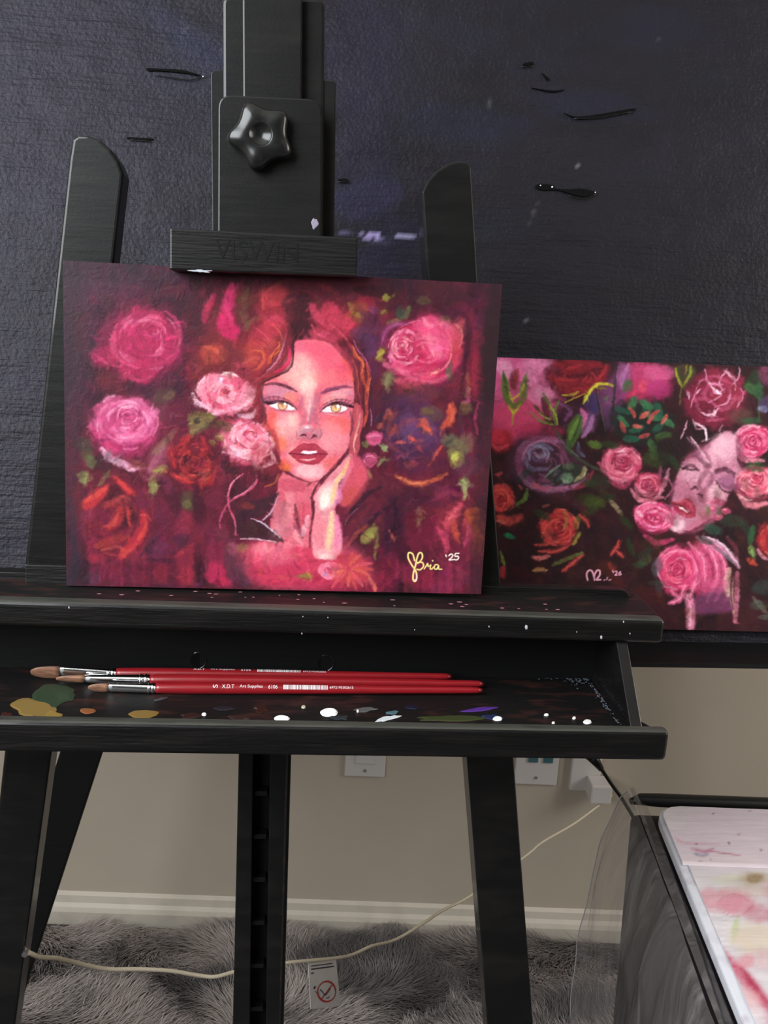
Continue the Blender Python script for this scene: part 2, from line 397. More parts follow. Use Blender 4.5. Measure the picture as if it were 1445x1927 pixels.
    def daub(s, n, L, w, jit, a, box=None, seed=0, skip=None):
        """n short bristly dabs that pick up the paint already there and drag it along a wandering direction"""
        r = np.random.RandomState(seed)
        th = fnoise(s.h, s.w, 70, 70, seed + 2, 2) * 9
        x0, y0, x1, y1 = box or (s.x0, s.y0, s.x0 + s.w, s.y0 + s.h)
        keep = s.ox, s.oy, s.k
        s.ox, s.oy, s.k = s.x0, s.y0, 1.0
        for i in range(n):
            x = r.uniform(x0, x1) - s.x0; y = r.uniform(y0, y1) - s.y0
            xi, yi = int(min(max(x, 0), s.w - 1)), int(min(max(y, 0), s.h - 1))
            if skip and skip(x + s.x0, y + s.y0): continue
            col = s.im[yi, xi] * (1 + jit * r.normal()) + jit * .12 * r.normal(size=3)
            t = th[yi, xi] + .5 * r.normal(); l = L * r.uniform(.5, 1.3)
            dx, dy = l * math.cos(t) / 2, l * math.sin(t) / 2; bx, by = r.normal(size=2) * l * .15
            hx = ''.join('%02x' % int(min(max(v, 0), 1) * 255) for v in col)
            s.stroke(hx, w * r.uniform(.5, 1.4), [(x - dx, y - dy), (x + bx, y + by), (x + dx, y + dy)], a=a, soft=.5, b=.5, n=2)
        s.ox, s.oy, s.k = keep
    def warp(s, amp, sc, seed, mask=None):
        dx = (fnoise(s.h, s.w, sc, sc, seed, 3) - .5) * 4 * amp; dy = (fnoise(s.h, s.w, sc, sc, seed + 50, 3) - .5) * 4 * amp
        if mask is not None: dx = dx * mask; dy = dy * mask
        yy, xx = np.mgrid[0:s.h, 0:s.w]
        s.im = s.sample(xx + dx + s.x0, yy + dy + s.y0)[0]
    def sample(s, px, py):
        x = np.clip(px - s.x0, 0, s.w - 1.001); y = np.clip(py - s.y0, 0, s.h - 1.001)
        xi = x.astype(int); yi = y.astype(int); fx = (x - xi)[..., None]; fy = (y - yi)[..., None]
        I = s.im
        c = (I[yi, xi] * (1 - fx) + I[yi, xi + 1] * fx) * (1 - fy) + (I[yi + 1, xi] * (1 - fx) + I[yi + 1, xi + 1] * fx) * fy
        return c, s.ht[yi, xi]
def paint_portrait():
    c = Canvas(105, 478, 958, 1130, '3a1a26', 7)
    S, B, P, A = c.stroke, c.blob, c.poly, c.arc
    c.mottle('5a2038', 60, 70, .4, .75, .8, 11); c.mottle('2a1620', 45, 60, .45, .8, .7, 12)
    c.mottle('7a2238', 14, 60, .45, .8, .6, 13); c.mottle('8a2a30', 50, 60, .5, .8, .45, 14)
    B('6e2030', 420, 900, 300, 170, 0, a=.55, soft=.8); B('6e1f34', 780, 1000, 200, 130, 0, a=.5, soft=.8); B('7c2632', 560, 600, 190, 90, 0, a=.7, soft=.8); B('862a2e', 440, 690, 90, 90, 0, a=.7, soft=.8)
    # dark violet-grey left margin with gloss sheen painted in, top band, brown-black right margin
    c.at(100, 480, 3.141)
    B('3c2a38', 300, 120, 420, 120, 4, a=.75, soft=.8); B('382632', 130, 500, 120, 520, 0, a=.7, soft=.8)
    B('4a2c40', 250, 240, 240, 90, 0, a=.4, soft=.9); B('2c1a22', 640, 260, 160, 130, 0, a=.6, soft=.9)
    B('331c2a', 640, 760, 150, 100, 0, a=.7, soft=.8); B('2a1822', 780, 420, 110, 160, 0, a=.6, soft=.8)
    B('5e2238', 480, 230, 160, 60, 0, a=.45, soft=.9); B('6a2034', 700, 200, 60, 40, 0, a=.4, soft=.9)
    # --- upper left big rose, soft
    B('8a2348', 540, 520, 250, 220, 10, a=.75, soft=.6); B('b42a56', 560, 500, 190, 170, 0, a=.85, soft=.4)
    B('a62650', 300, 600, 75, 70, 0, a=.75, soft=.6); B('b02752', 500, 690, 110, 70, 0, a=.8, soft=.5)
    A('d04a74', 26, 545, 500, 190, 175, 100, 210, a=.7); A('c83f6c', 22, 575, 480, 180, 170, -60, 60, a=.7)
    A('8a1c44', 16, 560, 500, 160, 140, 150, 250, a=.6); A('c2416c', 24, 560, 470, 140, 110, 190, 320, a=.6)
    A('7c1a3c', 14, 590, 460, 95, 70, 140, 400, a=.6); A('dd5a7e', 12, 590, 440, 70, 50, 200, 350, a=.7)
    A('8a1f42', 10, 600, 440, 45, 30, 0, 260, a=.7); S('d4567c', 12, [(540, 470), (600, 480), (650, 440)], a=.6)
    S('7a1c3e', 18, [(360, 400), (460, 380), (560, 350)], a=.6); S('c03a64', 26, [(340, 500), (360, 580), (420, 640)], a=.6)
    S('8e2046', 20, [(420, 660), (530, 680), (640, 640)], a=.7); S('c9476f', 18, [(250, 590), (320, 640), (400, 660)], a=.6)
    S('d6587e', 14, [(740, 440), (745, 520), (700, 590)], a=.6); S('75193a', 14, [(620, 600), (680, 620), (720, 560)], a=.5)
    S('c2446a', 30, [(430, 700), (500, 740), (580, 720)], a=.5); B('6c1e3c', 690, 650, 60, 30, 0, a=.5)
    # top centre flames of pink and red
    P('c4265c', [(1060, 160), (1085, 230), (1060, 360), (1100, 440), (1070, 500), (1000, 470), (970, 410), (990, 320), (1020, 220)], f=16)
    S('d83a70', 44, [(1060, 180), (1030, 300), (1060, 420)], a=.7); S('b82a52', 50, [(950, 240), (910, 320), (890, 390)], a=.75)
    S('c53a5a', 24, [(940, 250), (905, 330)], a=.6); B('b52350', 1040, 440, 70, 50, 30, a=.6)
    B('5c3428', 1130, 280, 60, 90, 10, a=.75); S('6c4a34', 34, [(1150, 200), (1130, 290), (1150, 370)], a=.7)
    S('8c7a4a', 34, [(1240, 370), (1180, 390), (1130, 440)], a=.85); S('6f5c3c', 24, [(1110, 340), (1150, 420)], a=.6)
    B('a03030', 1330, 260, 110, 80, 0, a=.7); B('b83440', 1270, 430, 110, 70, 10, a=.8); B('c24634', 1240, 560, 120, 90, 0, a=.75)
    B('c0463c', 1200, 640, 90, 40, 0, a=.6); B('b0443a', 950, 580, 75, 60, 0, a=.75); S('c45840', 28, [(890, 540), (960, 560), (1010, 620)], a=.7)
    S('8a3a34', 26, [(930, 620), (880, 660), (840, 720)], a=.5); B('6a2a30', 1060, 600, 70, 80, 0, a=.6); B('923040', 1120, 690, 80, 60, 0, a=.6)
    S('d06a52', 20, [(1150, 580), (1250, 540), (1320, 560)], a=.6); S('9a2c3c', 24, [(1190, 480), (1270, 460), (1330, 480)], a=.6)
    S('d8705c', 18, [(1120, 640), (1200, 610), (1260, 650)], a=.5); S('70262e', 18, [(1330, 500), (1290, 600), (1210, 700)], a=.5)
    S('5a1c28', 26, [(1370, 300), (1400, 420), (1350, 520)], a=.55)
    # --- mid-left pale rose
    B('6a3a44', 620, 900, 60, 100, 0, a=.5); B('4e3a34', 660, 830, 60, 40, -20, a=.8); B('6c5040', 690, 830, 40, 22, -30, a=.8)
    B('b03464', 420, 1010, 200, 170, 0, a=.9, soft=.35); B('cc5080', 430, 980, 160, 130, 0, a=.75, soft=.5)
    for k, (x, y, w, cl) in enumerate(((300, 900, 60, 'c4547c'), (250, 1000, 50, 'd4608c'), (570, 950, 60, 'd8749c'), (480, 880, 50, 'd86c94'))): B(cl, x, y, w, w * .7, -30, a=.75)
    A('e48cac', 22, 435, 960, 110, 90, 170, 300, a=.8); A('902a50', 14, 435, 950, 80, 62, 150, 420, a=.8); A('e890b0', 14, 440, 945, 62, 50, 180, 360, a=.8)
    A('84284a', 10, 440, 945, 40, 32, -30, 250, a=.8); A('dc7c9e', 9, 438, 945, 26, 20, 150, 380, a=.8); B('7a2038', 436, 948, 12, 10, a=.9)
    S('e088ac', 34, [(250, 960), (290, 1060), (400, 1110)], a=.7); S('b84474', 22, [(300, 930), (330, 1030), (420, 1070)], a=.7)
    S('e078a4', 40, [(400, 1090), (520, 1060), (600, 930)], a=.75); S('9c3058', 16, [(470, 1030), (550, 970), (590, 890)], a=.6)
    S('e898b4', 14, [(380, 880), (450, 865), (520, 890)], a=.8); S('ee9cb8', 14, [(590, 880), (560, 980), (500, 1030)], a=.6)
    c.at(100, 800, 3.141)
    S('c43c6c', 60, [(240, 30), (330, 110), (450, 150)], a=.8); S('dd6e98', 50, [(350, 20), (430, 70), (540, 60)], a=.8)
    S('a02c58', 26, [(300, 60), (380, 120), (470, 170)], a=.7); S('d0527e', 26, [(500, 100), (570, 60), (620, 0)], a=.7); S('e890b0', 12, [(400, 60), (450, 110)], a=.7)
    S('e6b0c8', [16, 44, 40, 24], [(285, 140), (330, 190), (400, 230), (470, 262)], a=.95); S('d890ac', 26, [(400, 210), (480, 250), (540, 255)], a=.7)
    S('7a3c40', 24, [(370, 170), (450, 210), (540, 230)], a=.7); S('7a3a34', 30, [(480, 240), (540, 240)], a=.6)
    B('a05068', 620, 210, 60, 110, 20, a=.6); S('b86880', 40, [(650, 120), (600, 220), (560, 280)], a=.55); S('8a6a50', 44, [(720, 40), (640, 120), (590, 170)], a=.6)
    # green leaves left
    B('3c3c2e', 190, 120, 55, 40, 30, a=.8); B('5e6440', 220, 215, 32, 42, -20, a=.9); B('4c5a34', 200, 180, 40, 30, 0, a=.5)
    B('767a48', 180, 310, 40, 38, 10, a=.9); B('8c8c58', 175, 330, 22, 18, 10, a=.8); S('6c7044', 26, [(335, 270), (300, 320), (270, 360)], a=.85); B('282024', 300, 230, 60, 60, a=.5)
    B('82824a', 590, 355, 24, 50, 5, a=.9); B('98a05a', 600, 370, 18, 40, 5, a=.8); B('8a7446', 630, 265, 50, 26, -15, a=.85); S('a0904e', 16, [(590, 270), (650, 260)], a=.7); B('c05c3c', 665, 278, 14, 10, a=.9)
    S('6a6c3e', 18, [(585, 400), (590, 460)], a=.7)
    c.at(100, 480, 3.141)
    P('6c5c3a', [(800, 960), (860, 930), (950, 940), (920, 1000), (860, 1050), (810, 1050)], f=12); S('9a8450', 22, [(810, 1000), (850, 970), (930, 960)], a=.8); P('3a2a26', [(830, 970), (880, 960), (850, 1000)], f=6)
    S('84704c', 26, [(820, 1040), (880, 1010), (930, 980)], a=.7); B('8a9040', 985, 1075, 30, 20, 30, a=.9); B('7a803c', 940, 1110, 26, 16, 20, a=.8); B('98a04c', 1070, 1020, 24, 10, -15, a=.8)
    B('5c5034', 1000, 1000, 70, 36, 0, a=.6); S('94808c', 8, [(700, 930), (690, 970)], a=.3)
    # --- lower-left crimson rose
    c.at(100, 800, 3.141)
    B('6a1c30', 380, 560, 210, 240, 0, a=.7, soft=.5); B('3e1622', 340, 400, 90, 50, -20, a=.7); B('32141e', 430, 520, 60, 90, 0, a=.8)
    P('b43034', [(170, 450), (240, 390), (330, 350), (300, 430), (230, 490), (180, 500)], f=14); S('d04a44', 34, [(190, 450), (260, 410), (310, 370)], a=.8)
    P('b42e36', [(350, 300), (400, 320), (460, 370), (490, 420), (440, 410), (390, 360)], f=12); S('c8403c', 20, [(370, 310), (430, 370), (470, 410)], a=.7)
    S('ba3a38', 22, [(420, 420), (440, 500), (455, 600)], a=.9, taper=.2); S('a03434', 50, [(310, 480), (370, 450), (400, 430)], a=.7)
    S('aa3034', 60, [(400, 460), (390, 540), (330, 610)], a=.8); S('c04840', 26, [(390, 520), (350, 590), (300, 600)], a=.7)
    P('b02c34', [(520, 500), (560, 520), (560, 620), (520, 700), (440, 770), (380, 800), (400, 740), (470, 660), (510, 570)], f=14)
    S('cc4640', 26, [(545, 530), (540, 620), (480, 710), (400, 790)], a=.8); S('8c2a34', 16, [(510, 540), (490, 640), (430, 700)], a=.7)
    S('9a3430', 50, [(250, 720), (330, 690), (440, 660)], a=.7); S('b85040', 22, [(290, 740), (370, 720), (430, 740)], a=.7)
    S('701a2e', 30, [(220, 600), (300, 650), (400, 640)], a=.6); S('3a1620', 22, [(250, 660), (330, 650), (420, 600)], a=.5)
    S('8e2440', 60, [(230, 690), (230, 760), (260, 800)], a=.6); B('a42c40', 260, 790, 60, 30, 0, a=.6); S('5e1a30', 24, [(180, 540), (260, 540), (320, 500)], a=.6)
    B('7c2a46', 210, 530, 40, 40, a=.7); B('551e38', 160, 640, 30, 80, a=.6); S('c45044', 16, [(300, 760), (400, 770), (460, 740)], a=.5)
    # --- centre-left dark red rose
    B('6a1a28', 830, 220, 150, 150, 0, a=.75, soft=.5)
    for q in ([(700, 110), (690, 170), (720, 240)], [(760, 90), (800, 70), (770, 130)], [(880, 70), (900, 140), (860, 190)], [(830, 200), (800, 260), (760, 250)], [(920, 210), (940, 280), (900, 350)], [(700, 290), (760, 320), (820, 340)], [(880, 340), (930, 340), (940, 300)], [(740, 170), (780, 150), (830, 190)]):
        S('a82c30', 34, q, a=.85)
    for q in ([(905, 230), (925, 290), (880, 340)], [(710, 120), (700, 170)], [(860, 120), (890, 160)], [(720, 300), (800, 335)]): S('cc4440', 16, q, a=.8)
    B('b06050', 910, 290, 26, 30, a=.6); B('3a1420', 790, 210, 40, 30, a=.7); B('3a1820', 850, 290, 40, 20, a=.7); B('401824', 950, 180, 40, 60, a=.6)
    B('862c40', 1000, 270, 60, 80, a=.5); S('40161f', 14, [(700, 260), (780, 290), (860, 260)], a=.6)
    # blotchy bottom-left passages
    for (x, y, rx, ry, cl, al) in ((620, 500, 60, 60, '6a2238', .7), (700, 430, 40, 120, '341826', .7), (800, 450, 50, 60, '4a4630', .8), (790, 470, 26, 26, '6a6a40', .7), (770, 560, 50, 60, '8a2a40', .8), (760, 620, 46, 40, '96304a', .7),
        (860, 480, 40, 120, '301420', .7), (950, 430, 60, 60, '6e2438', .7), (620, 720, 60, 60, '5c2a48', .8), (590, 760, 70, 26, '48243e', .8), (640, 660, 40, 30, '7a2440', .7), (760, 680, 46, 44, '3c2038', .8), (640, 800, 70, 16, '221824', .8),
        (560, 730, 20, 60, '2a2030', .5), (790, 790, 60, 70, '92283c', .75), (790, 900, 60, 60, 'a02a3a', .8), (640, 880, 50, 60, '902838', .7), (700, 900, 30, 60, '521a2a', .7), (500, 860, 90, 40, '581c30', .8), (330, 860, 80, 50, '701e38', .7),
        (400, 910, 70, 30, '5a1c30', .8), (540, 920, 60, 30, '621e30', .8), (240, 910, 40, 30, '52304a', .8), (300, 930, 60, 20, '581e2c', .7), (880, 880, 34, 90, '2e1620', .9), (870, 760, 40, 60, '401a26', .7), (960, 760, 60, 80, '882844', .8), (960, 880, 60, 70, 'b42850', .9),
        (1020, 930, 40, 30, 'b82848', .9), (930, 640, 50, 60, '6a2640', .7), (1000, 640, 40, 60, '7c3a48', .6), (1060, 800, 50, 120, '5c3040', .8), (1140, 870, 46, 100, '442834', .85), (1120, 730, 36, 26, '7a7038', .8), (1060, 730, 40, 40, '9a4a5c', .7),
        (680, 360, 30, 60, '7a2c44', .7), (650, 560, 40, 80, '5a2038', .6), (540, 440, 40, 60, '6c2440', .6), (1140, 480, 60, 24, '7c2a30', .7), (1090, 420, 60, 100, '401c28', .6), (480, 780, 60, 40, '8a2e3c', .5), (120, 860, 34, 100, '282430', .8), (110, 600, 26, 200, '332838', .6), (180, 880, 30, 60, '241820', .7)):
        B(cl, x, y, rx, ry, s_rot(x), a=al, soft=.6)
    S('2a1a26', 18, [(640, 640), (570, 710), (510, 790)], a=.8); S('30202e', 20, [(800, 650), (740, 730), (690, 760)], a=.7); S('c03a3c', 24, [(830, 700), (770, 750), (720, 780)], a=.55)
    for i in range(26):
        x = 180 + i * 33 + c.r.randint(-10, 10); y = 620 + c.r.randint(0, 200)
        S(['3a1622', '842640', '6a2038', 'a02c44'][i % 4], c.r.randint(10, 30), [(x, y), (x + c.r.randint(-6, 6), y + 90), (x + c.r.randint(-8, 8), 940)], a=.38, soft=.8)
    # --- hair mass around the head
    c.at(500, 500, 3.141)
    B('5a1a2a', 200, 330, 330, 230, 0, a=.6, soft=.6); B('a8303c', 60, 250, 110, 110, 0, a=.75); B('c04048', 40, 180, 90, 60, 0, a=.6); B('d0405c', 60, 330, 60, 40, 0, a=.5)
    B('3a1a22', 190, 230, 80, 130, 0, a=.85, soft=.5); B('30161e', 210, 380, 60, 60, 0, a=.8); B('b83448', 420, 330, 120, 90, 20, a=.8); B('d04058', 380, 280, 60, 60, 30, a=.75)
    B('c83c54', 460, 330, 60, 40, 20, a=.7); B('a82c40', 600, 220, 60, 60, 0, a=.75); S('d84866', 50, [(270, 230), (310, 310), (370, 350)], a=.7); B('b43a50', 330, 420, 120, 50, 0, a=.8)
    B('8c4a34', 550, 280, 60, 60, 0, a=.7); S('9a7c3c', 30, [(490, 220), (520, 280), (570, 300)], a=.7); B('6a2c38', 500, 160, 60, 40, a=.6); B('4a1c26', 420, 150, 80, 40, a=.7); B('321620', 640, 150, 110, 36, a=.7)
    B('a0a03c', 710, 185, 20, 24, a=.9); S('8c8a3a', 16, [(690, 200), (730, 190), (760, 170)], a=.7); B('8a8436', 700, 275, 20, 16, a=.7); B('7c7c34', 760, 335, 44, 20, -15, a=.8); B('94943e', 770, 340, 26, 12, -15, a=.7); S('5c6c3c', 30, [(850, 240), (835, 290), (800, 310)], a=.8); B('3c4a3c', 800, 280, 34, 30, -30, a=.8)
    B('4a2440', 620, 320, 60, 60, a=.7); B('56284a', 660, 420, 60, 80, a=.6); B('5a3452', 560, 400, 50, 40, a=.7); B('3a2038', 600, 470, 60, 70, a=.7); B('6a3a60', 640, 260, 30, 24, a=.5)
    B('3c1a28', 960, 210, 120, 50, a=.6); B('5a5434', 930, 205, 50, 24, 15, a=.6); B('442028', 1100, 170, 120, 50, a=.6); B('6a2038', 1160, 240, 40, 30, a=.6)
    # --- upper right rose
    B('7a2040', 930, 520, 250, 210, 0, a=.6, soft=.5); B('c02c54', 950, 500, 210, 190, 0, a=.9, soft=.35); B('d8486c', 1000, 430, 130, 110, 20, a=.8, soft=.6); B('e0587c', 1020, 450, 80, 70, a=.6)
    P('d8507a', [(870, 340), (930, 300), (1000, 300), (1070, 350), (1110, 440), (1080, 540), (1000, 560), (940, 480), (900, 400)], f=20, a=.75)
    S('ee8aa0', 30, [(930, 310), (960, 360), (990, 350)], a=.7); S('f0909c', 26, [(1010, 330), (1080, 390), (1090, 460)], a=.5); S('b42a50', 22, [(900, 380), (930, 470), (990, 540)], a=.7); S('e87890', 40, [(960, 400), (980, 480), (1040, 530)], a=.6)
    B('c05058', 1130, 400, 50, 90, 10, a=.7); S('d87878', 18, [(1120, 340), (1160, 400), (1150, 480)], a=.6); B('b84048', 1120, 520, 46, 80, 10, a=.6)
    A('7c2c5a', 40, 800, 450, 110, 110, 170, 290, a=.8); A('a4507c', 16, 800, 450, 112, 105, 175, 290, a=.8); A('e890ac', 22, 820, 470, 85, 85, 200, 330, a=.85); A('b02c50', 18, 830, 480, 75, 78, -60, 60, a=.8)
    A('f0a8b4', 18, 810, 480, 62, 60, 100, 330, a=.85); A('c03c64', 12, 810, 480, 45, 45, 0, 250, a=.85); A('f4b4bc', 12, 806, 480, 36, 34, 150, 400, a=.9); A('b83858', 8, 806, 478, 22, 20, 0, 270, a=.9); B('f2b0b0', 800, 470, 12, 10, a=.9); B('a83048', 806, 488, 9, 7, a=.9)
    A('f0a0b4', 22, 820, 490, 90, 90, 30, 150, a=.8); S('d0446c', 40, [(750, 560), (840, 620), (940, 600)], a=.8); S('e06a88', 40, [(700, 580), (770, 620), (860, 640)], a=.7); S('b02c4c', 20, [(760, 640), (860, 640), (960, 580)], a=.7)
    S('d84c68', 60, [(770, 680), (880, 690), (1000, 640)], a=.8); S('e8808c', 22, [(880, 640), (980, 640), (1020, 610)], a=.7); S('f0a08c', 16, [(970, 650), (1010, 630), (1025, 610)], a=.9); S('c03c50', 30, [(780, 710), (900, 720), (1010, 690)], a=.6); S('ee9098', 10, [(985, 500), (995, 540)], a=.8)
    B('a2983c', 680, 510, 30, 20, -40, a=.9); B('8a8238', 670, 540, 20, 22, a=.8); S('c0b048', 12, [(660, 540), (700, 500)], a=.7); B('98604c', 690, 560, 22, 12, a=.7); B('74704a', 720, 670, 36, 50, 20, a=.8); S('84805a', 30, [(740, 640), (715, 700), (725, 750)], a=.7)
    B('5a4a40', 1085, 610, 20, 46, 0, a=.8); B('565a44', 1080, 640, 18, 36, 0, a=.7); B('7a3a3a', 900, 750, 140, 50, 0, a=.55); B('4a2434', 720, 800, 120, 70, a=.6); B('5a2a3a', 960, 740, 100, 40, a=.5); B('5c5a38', 1060, 320, 40, 26, a=.5)
    # right edge drips
    B('2c1c20', 1340, 500, 60, 400, 3, a=.85, soft=.5); B('7c2030', 1230, 620, 40, 180, 0, a=.7); B('3a1c26', 1190, 420, 26, 120, a=.6); S('9a2840', 40, [(1250, 500), (1240, 620), (1240, 760)], a=.6); B('8a2a3c', 1250, 430, 40, 60, a=.5)
    S('b0406e', 26, [(1200, 730), (1195, 800), (1160, 810)], a=.8); S('c23c60', 18, [(1255, 800), (1240, 900), (1250, 1000)], a=.7); S('8c5c40', 26, [(1190, 640), (1200, 720), (1180, 780)], a=.6); B('86723c', 1180, 840, 40, 40, a=.5)
    S('3a1622', 24, [(1180, 500), (1170, 620), (1150, 760)], a=.6); S('5c2c3c', 30, [(1150, 850), (1160, 960), (1170, 1040)], a=.6); S('701e2e', 30, [(1260, 560), (1270, 700), (1240, 780)], a=.5)
    # --- right violet rose with orange slashes
    B('4c2a48', 870, 960, 190, 190, 0, a=.85, soft=.5); B('5c3860', 900, 1000, 120, 90, 0, a=.7); B('3a1c30', 760, 900, 90, 80, a=.7); B('6a4068', 840, 940, 60, 70, a=.6); B('5a4438', 980, 870, 70, 40, 10, a=.6); B('74603c', 960, 860, 40, 20, 10, a=.6)
    P('c85038', [(905, 910), (945, 905), (975, 960), (985, 1000), (950, 985), (920, 950)], f=8); S('e0644c', 14, [(920, 920), (960, 970), (975, 995)], a=.9); S('b84a40', 24, [(870, 920), (900, 940), (930, 945)], a=.8)
    P('c04c3a', [(1080, 820), (1110, 820), (1125, 870), (1100, 940), (1050, 970), (1030, 1010), (1035, 950), (1065, 890)], f=10); S('d86850', 20, [(1090, 830), (1110, 880), (1080, 930)], a=.8)
    S('b04434', 30, [(770, 940), (755, 980), (740, 1000)], a=.8); S('c05a48', 26, [(725, 850), (735, 870), (715, 880)], a=.85); B('aa5044', 672, 945, 16, 20, 20, a=.9); S('d8544c', 24, [(760, 1055), (790, 1040), (825, 1050)], a=.95); S('e06a5c', 10, [(770, 1050), (810, 1045)], a=.9)
    S('cc4c48', 26, [(850, 1010), (890, 1050), (920, 1090)], a=.9); S('a04a60', 20, [(960, 940), (1000, 980), (1010, 1040)], a=.5); S('c44a48', 20, [(1040, 1060), (1000, 1110), (985, 1130)], a=.8); S('9c3c50', 16, [(850, 1080), (835, 1130)], a=.8)
    B('6a7050', 1080, 1030, 50, 40, 0, a=.7); B('6c6448', 1130, 1080, 60, 50, 0, a=.6); B('7a7a44', 1100, 1110, 30, 30, a=.7)
    c.at(500, 800, 3.141)
    S('c44a40', 18, [(1035, 130), (1000, 190), (955, 245)], a=.9); S('d86450', 10, [(1020, 150), (985, 210)], a=.8); S('d8585c', 20, [(775, 195), (800, 185), (820, 195)], a=.95); S('b03c44', 22, [(875, 90), (910, 140), (930, 160)], a=.9); S('d8544c', 16, [(865, 80), (900, 130)], a=.8)
    S('c05a3c', [14, 34, 40, 30, 14], [(765, 295), (830, 330), (900, 350), (980, 330), (1070, 285)], a=.95); S('e07c58', 16, [(780, 305), (860, 342), (940, 342)], a=.9); S('a8442e', 14, [(800, 330), (900, 365), (980, 340)], a=.6)
    B('42223e', 900, 200, 130, 90, 0, a=.5); B('93403c', 860, 230, 36, 20, a=.6); B('a4a048', 1130, 200, 40, 50, 10, a=.8); B('c0bc58', 1120, 190, 22, 26, a=.8); B('7a7850', 1180, 110, 60, 60, a=.5); B('5c3648', 1200, 240, 80, 60, a=.6); B('4a2036', 1000, 420, 140, 70, a=.6); B('762840', 1060, 400, 60, 40, a=.7); S('8a3048', 36, [(1010, 440), (1080, 400), (1170, 420)], a=.6)
    B('6a6c48', 1170, 350, 30, 50, 0, a=.9); S('a0a468', 26, [(1165, 320), (1180, 380), (1170, 440)], a=.85); S('a0a064', 34, [(905, 490), (910, 550), (908, 630)], a=.9, taper=.15); B('b0b070', 905, 520, 16, 34, a=.8)
    # small pink buds by the cheek
    P('c04a72', [(590, 60), (620, 45), (660, 40), (690, 60), (680, 100), (640, 125), (600, 105)], f=6); S('e080a0', 16, [(600, 70), (640, 60), (680, 65)], a=.8); S('d8608c', 14, [(610, 100), (650, 110), (675, 90)], a=.7)
    B('6c7040', 590, 115, 22, 18, 20, a=.9); B('8a9460', 700, 130, 20, 24, -20, a=.95); S('95a068', 14, [(670, 115), (700, 120), (720, 155)], a=.9); P('bc4c70', [(570, 190), (600, 165), (645, 170), (660, 210), (630, 250), (590, 240)], f=6); A('e090a8', 10, 615, 210, 32, 28, 150, 330, a=.8); A('8c2c50', 8, 615, 210, 20, 18, 0, 260, a=.8)
    S('7a8a54', 22, [(700, 190), (680, 220), (665, 240)], a=.9); S('8c8a50', 22, [(600, 260), (615, 290), (620, 320)], a=.85); B('a83a52', 560, 290, 60, 60, a=.5); B('943a48', 590, 340, 60, 50, a=.6)
    # lower right passages
    for (x, y, rx, ry, cl, al) in ((700, 420, 150, 120, '50202c', .7), (640, 470, 100, 110, '5a1e30', .8), (560, 560, 80, 100, '4a2030', .8), (640, 640, 60, 70, '5a4630', .6), (760, 560, 60, 140, '30182a', .8), (850, 450, 80, 80, '3c1a2a', .8), (930, 560, 90, 90, '5c1a28', .7), (900, 680, 110, 70, '701e36', .7),
        (1000, 640, 80, 100, '6a1c34', .6), (1110, 560, 90, 110, '8a2c3c', .7), (1230, 600, 60, 120, '8c3a2c', .7), (1200, 700, 70, 120, '7a2438', .7), (700, 680, 40, 120, '401828', .8), (800, 720, 40, 140, '3a1626', .85), (740, 860, 60, 90, '701c34', .8), (860, 860, 90, 70, '82243e', .6), (940, 920, 90, 60, '962440', .6), (1100, 880, 110, 80, '7c2844', .6),
        (1220, 860, 60, 90, '5a1e30', .7), (1060, 960, 90, 40, '8a2c4c', .6), (1200, 970, 90, 40, '5c1c2c', .7), (790, 960, 26, 50, '24121a', .9), (650, 940, 90, 50, '942440', .7), (560, 700, 60, 70, '3c1c26', .7), (480, 640, 40, 90, '6e2a40', .5)): B(cl, x, y, rx, ry, s_rot(x), a=al, soft=.7)
    S('ca4a58', 50, [(1150, 470), (1090, 550), (1070, 610)], a=.8); S('e0707c', 20, [(1130, 490), (1080, 570)], a=.7); S('d8486c', 44, [(1020, 610), (1060, 680), (1070, 740)], a=.75); S('b84464', 26, [(1180, 560), (1200, 640), (1170, 720)], a=.8); S('c0503c', 40, [(1110, 560), (1120, 630), (1150, 690)], a=.75); S('ba5430', 44, [(1260, 500), (1200, 520), (1220, 560)], a=.7); S('b0502c', 30, [(1240, 600), (1270, 680), (1260, 750)], a=.65); S('a84a34', 30, [(1200, 560), (1230, 660), (1220, 740)], a=.55)
    S('3a1826', 26, [(1170, 480), (1150, 600), (1160, 720)], a=.6); S('b43c50', 26, [(1090, 820), (1150, 860), (1230, 920)], a=.4)
    S('2c1a24', 26, [(690, 360), (600, 410), (520, 490), (470, 590)], a=.85, taper=.4); S('281826', 22, [(720, 480), (640, 550), (560, 640), (470, 740)], a=.8); S('a8443c', 24, [(600, 590), (540, 640), (490, 710)], a=.8); S('702430', 40, [(620, 480), (540, 560), (490, 620)], a=.6); S('b06a78', 6, [(545, 490), (490, 540), (470, 590)], a=.8)
    P('827a40', [(560, 670), (600, 620), (660, 600), (650, 650), (600, 700), (570, 700)], f=10); B('a0984c', 610, 660, 30, 24, -40, a=.7); S('7c7440', 22, [(660, 640), (655, 720), (645, 790)], a=.75); S('b05048', 16, [(730, 620), (750, 660), (760, 690)], a=.8); S('221420', 24, [(760, 440), (765, 560), (740, 640)], a=.7); S('2c1830', 30, [(700, 600), (720, 700), (700, 760)], a=.5)
    for i in range(22):
        x = 700 + i * 26 + c.r.randint(-10, 10); y = 640 + c.r.randint(0, 220)
        S(['3a1426', '8a2844', '6a1e38', 'a43050'][i % 4], c.r.randint(10, 26), [(x, y), (x + c.r.randint(-6, 6), y + 80), (x + c.r.randint(-8, 8), 985)], a=.36, soft=.8)
    # --- shawl / shoulders
    c.at(100, 800, 3.141)
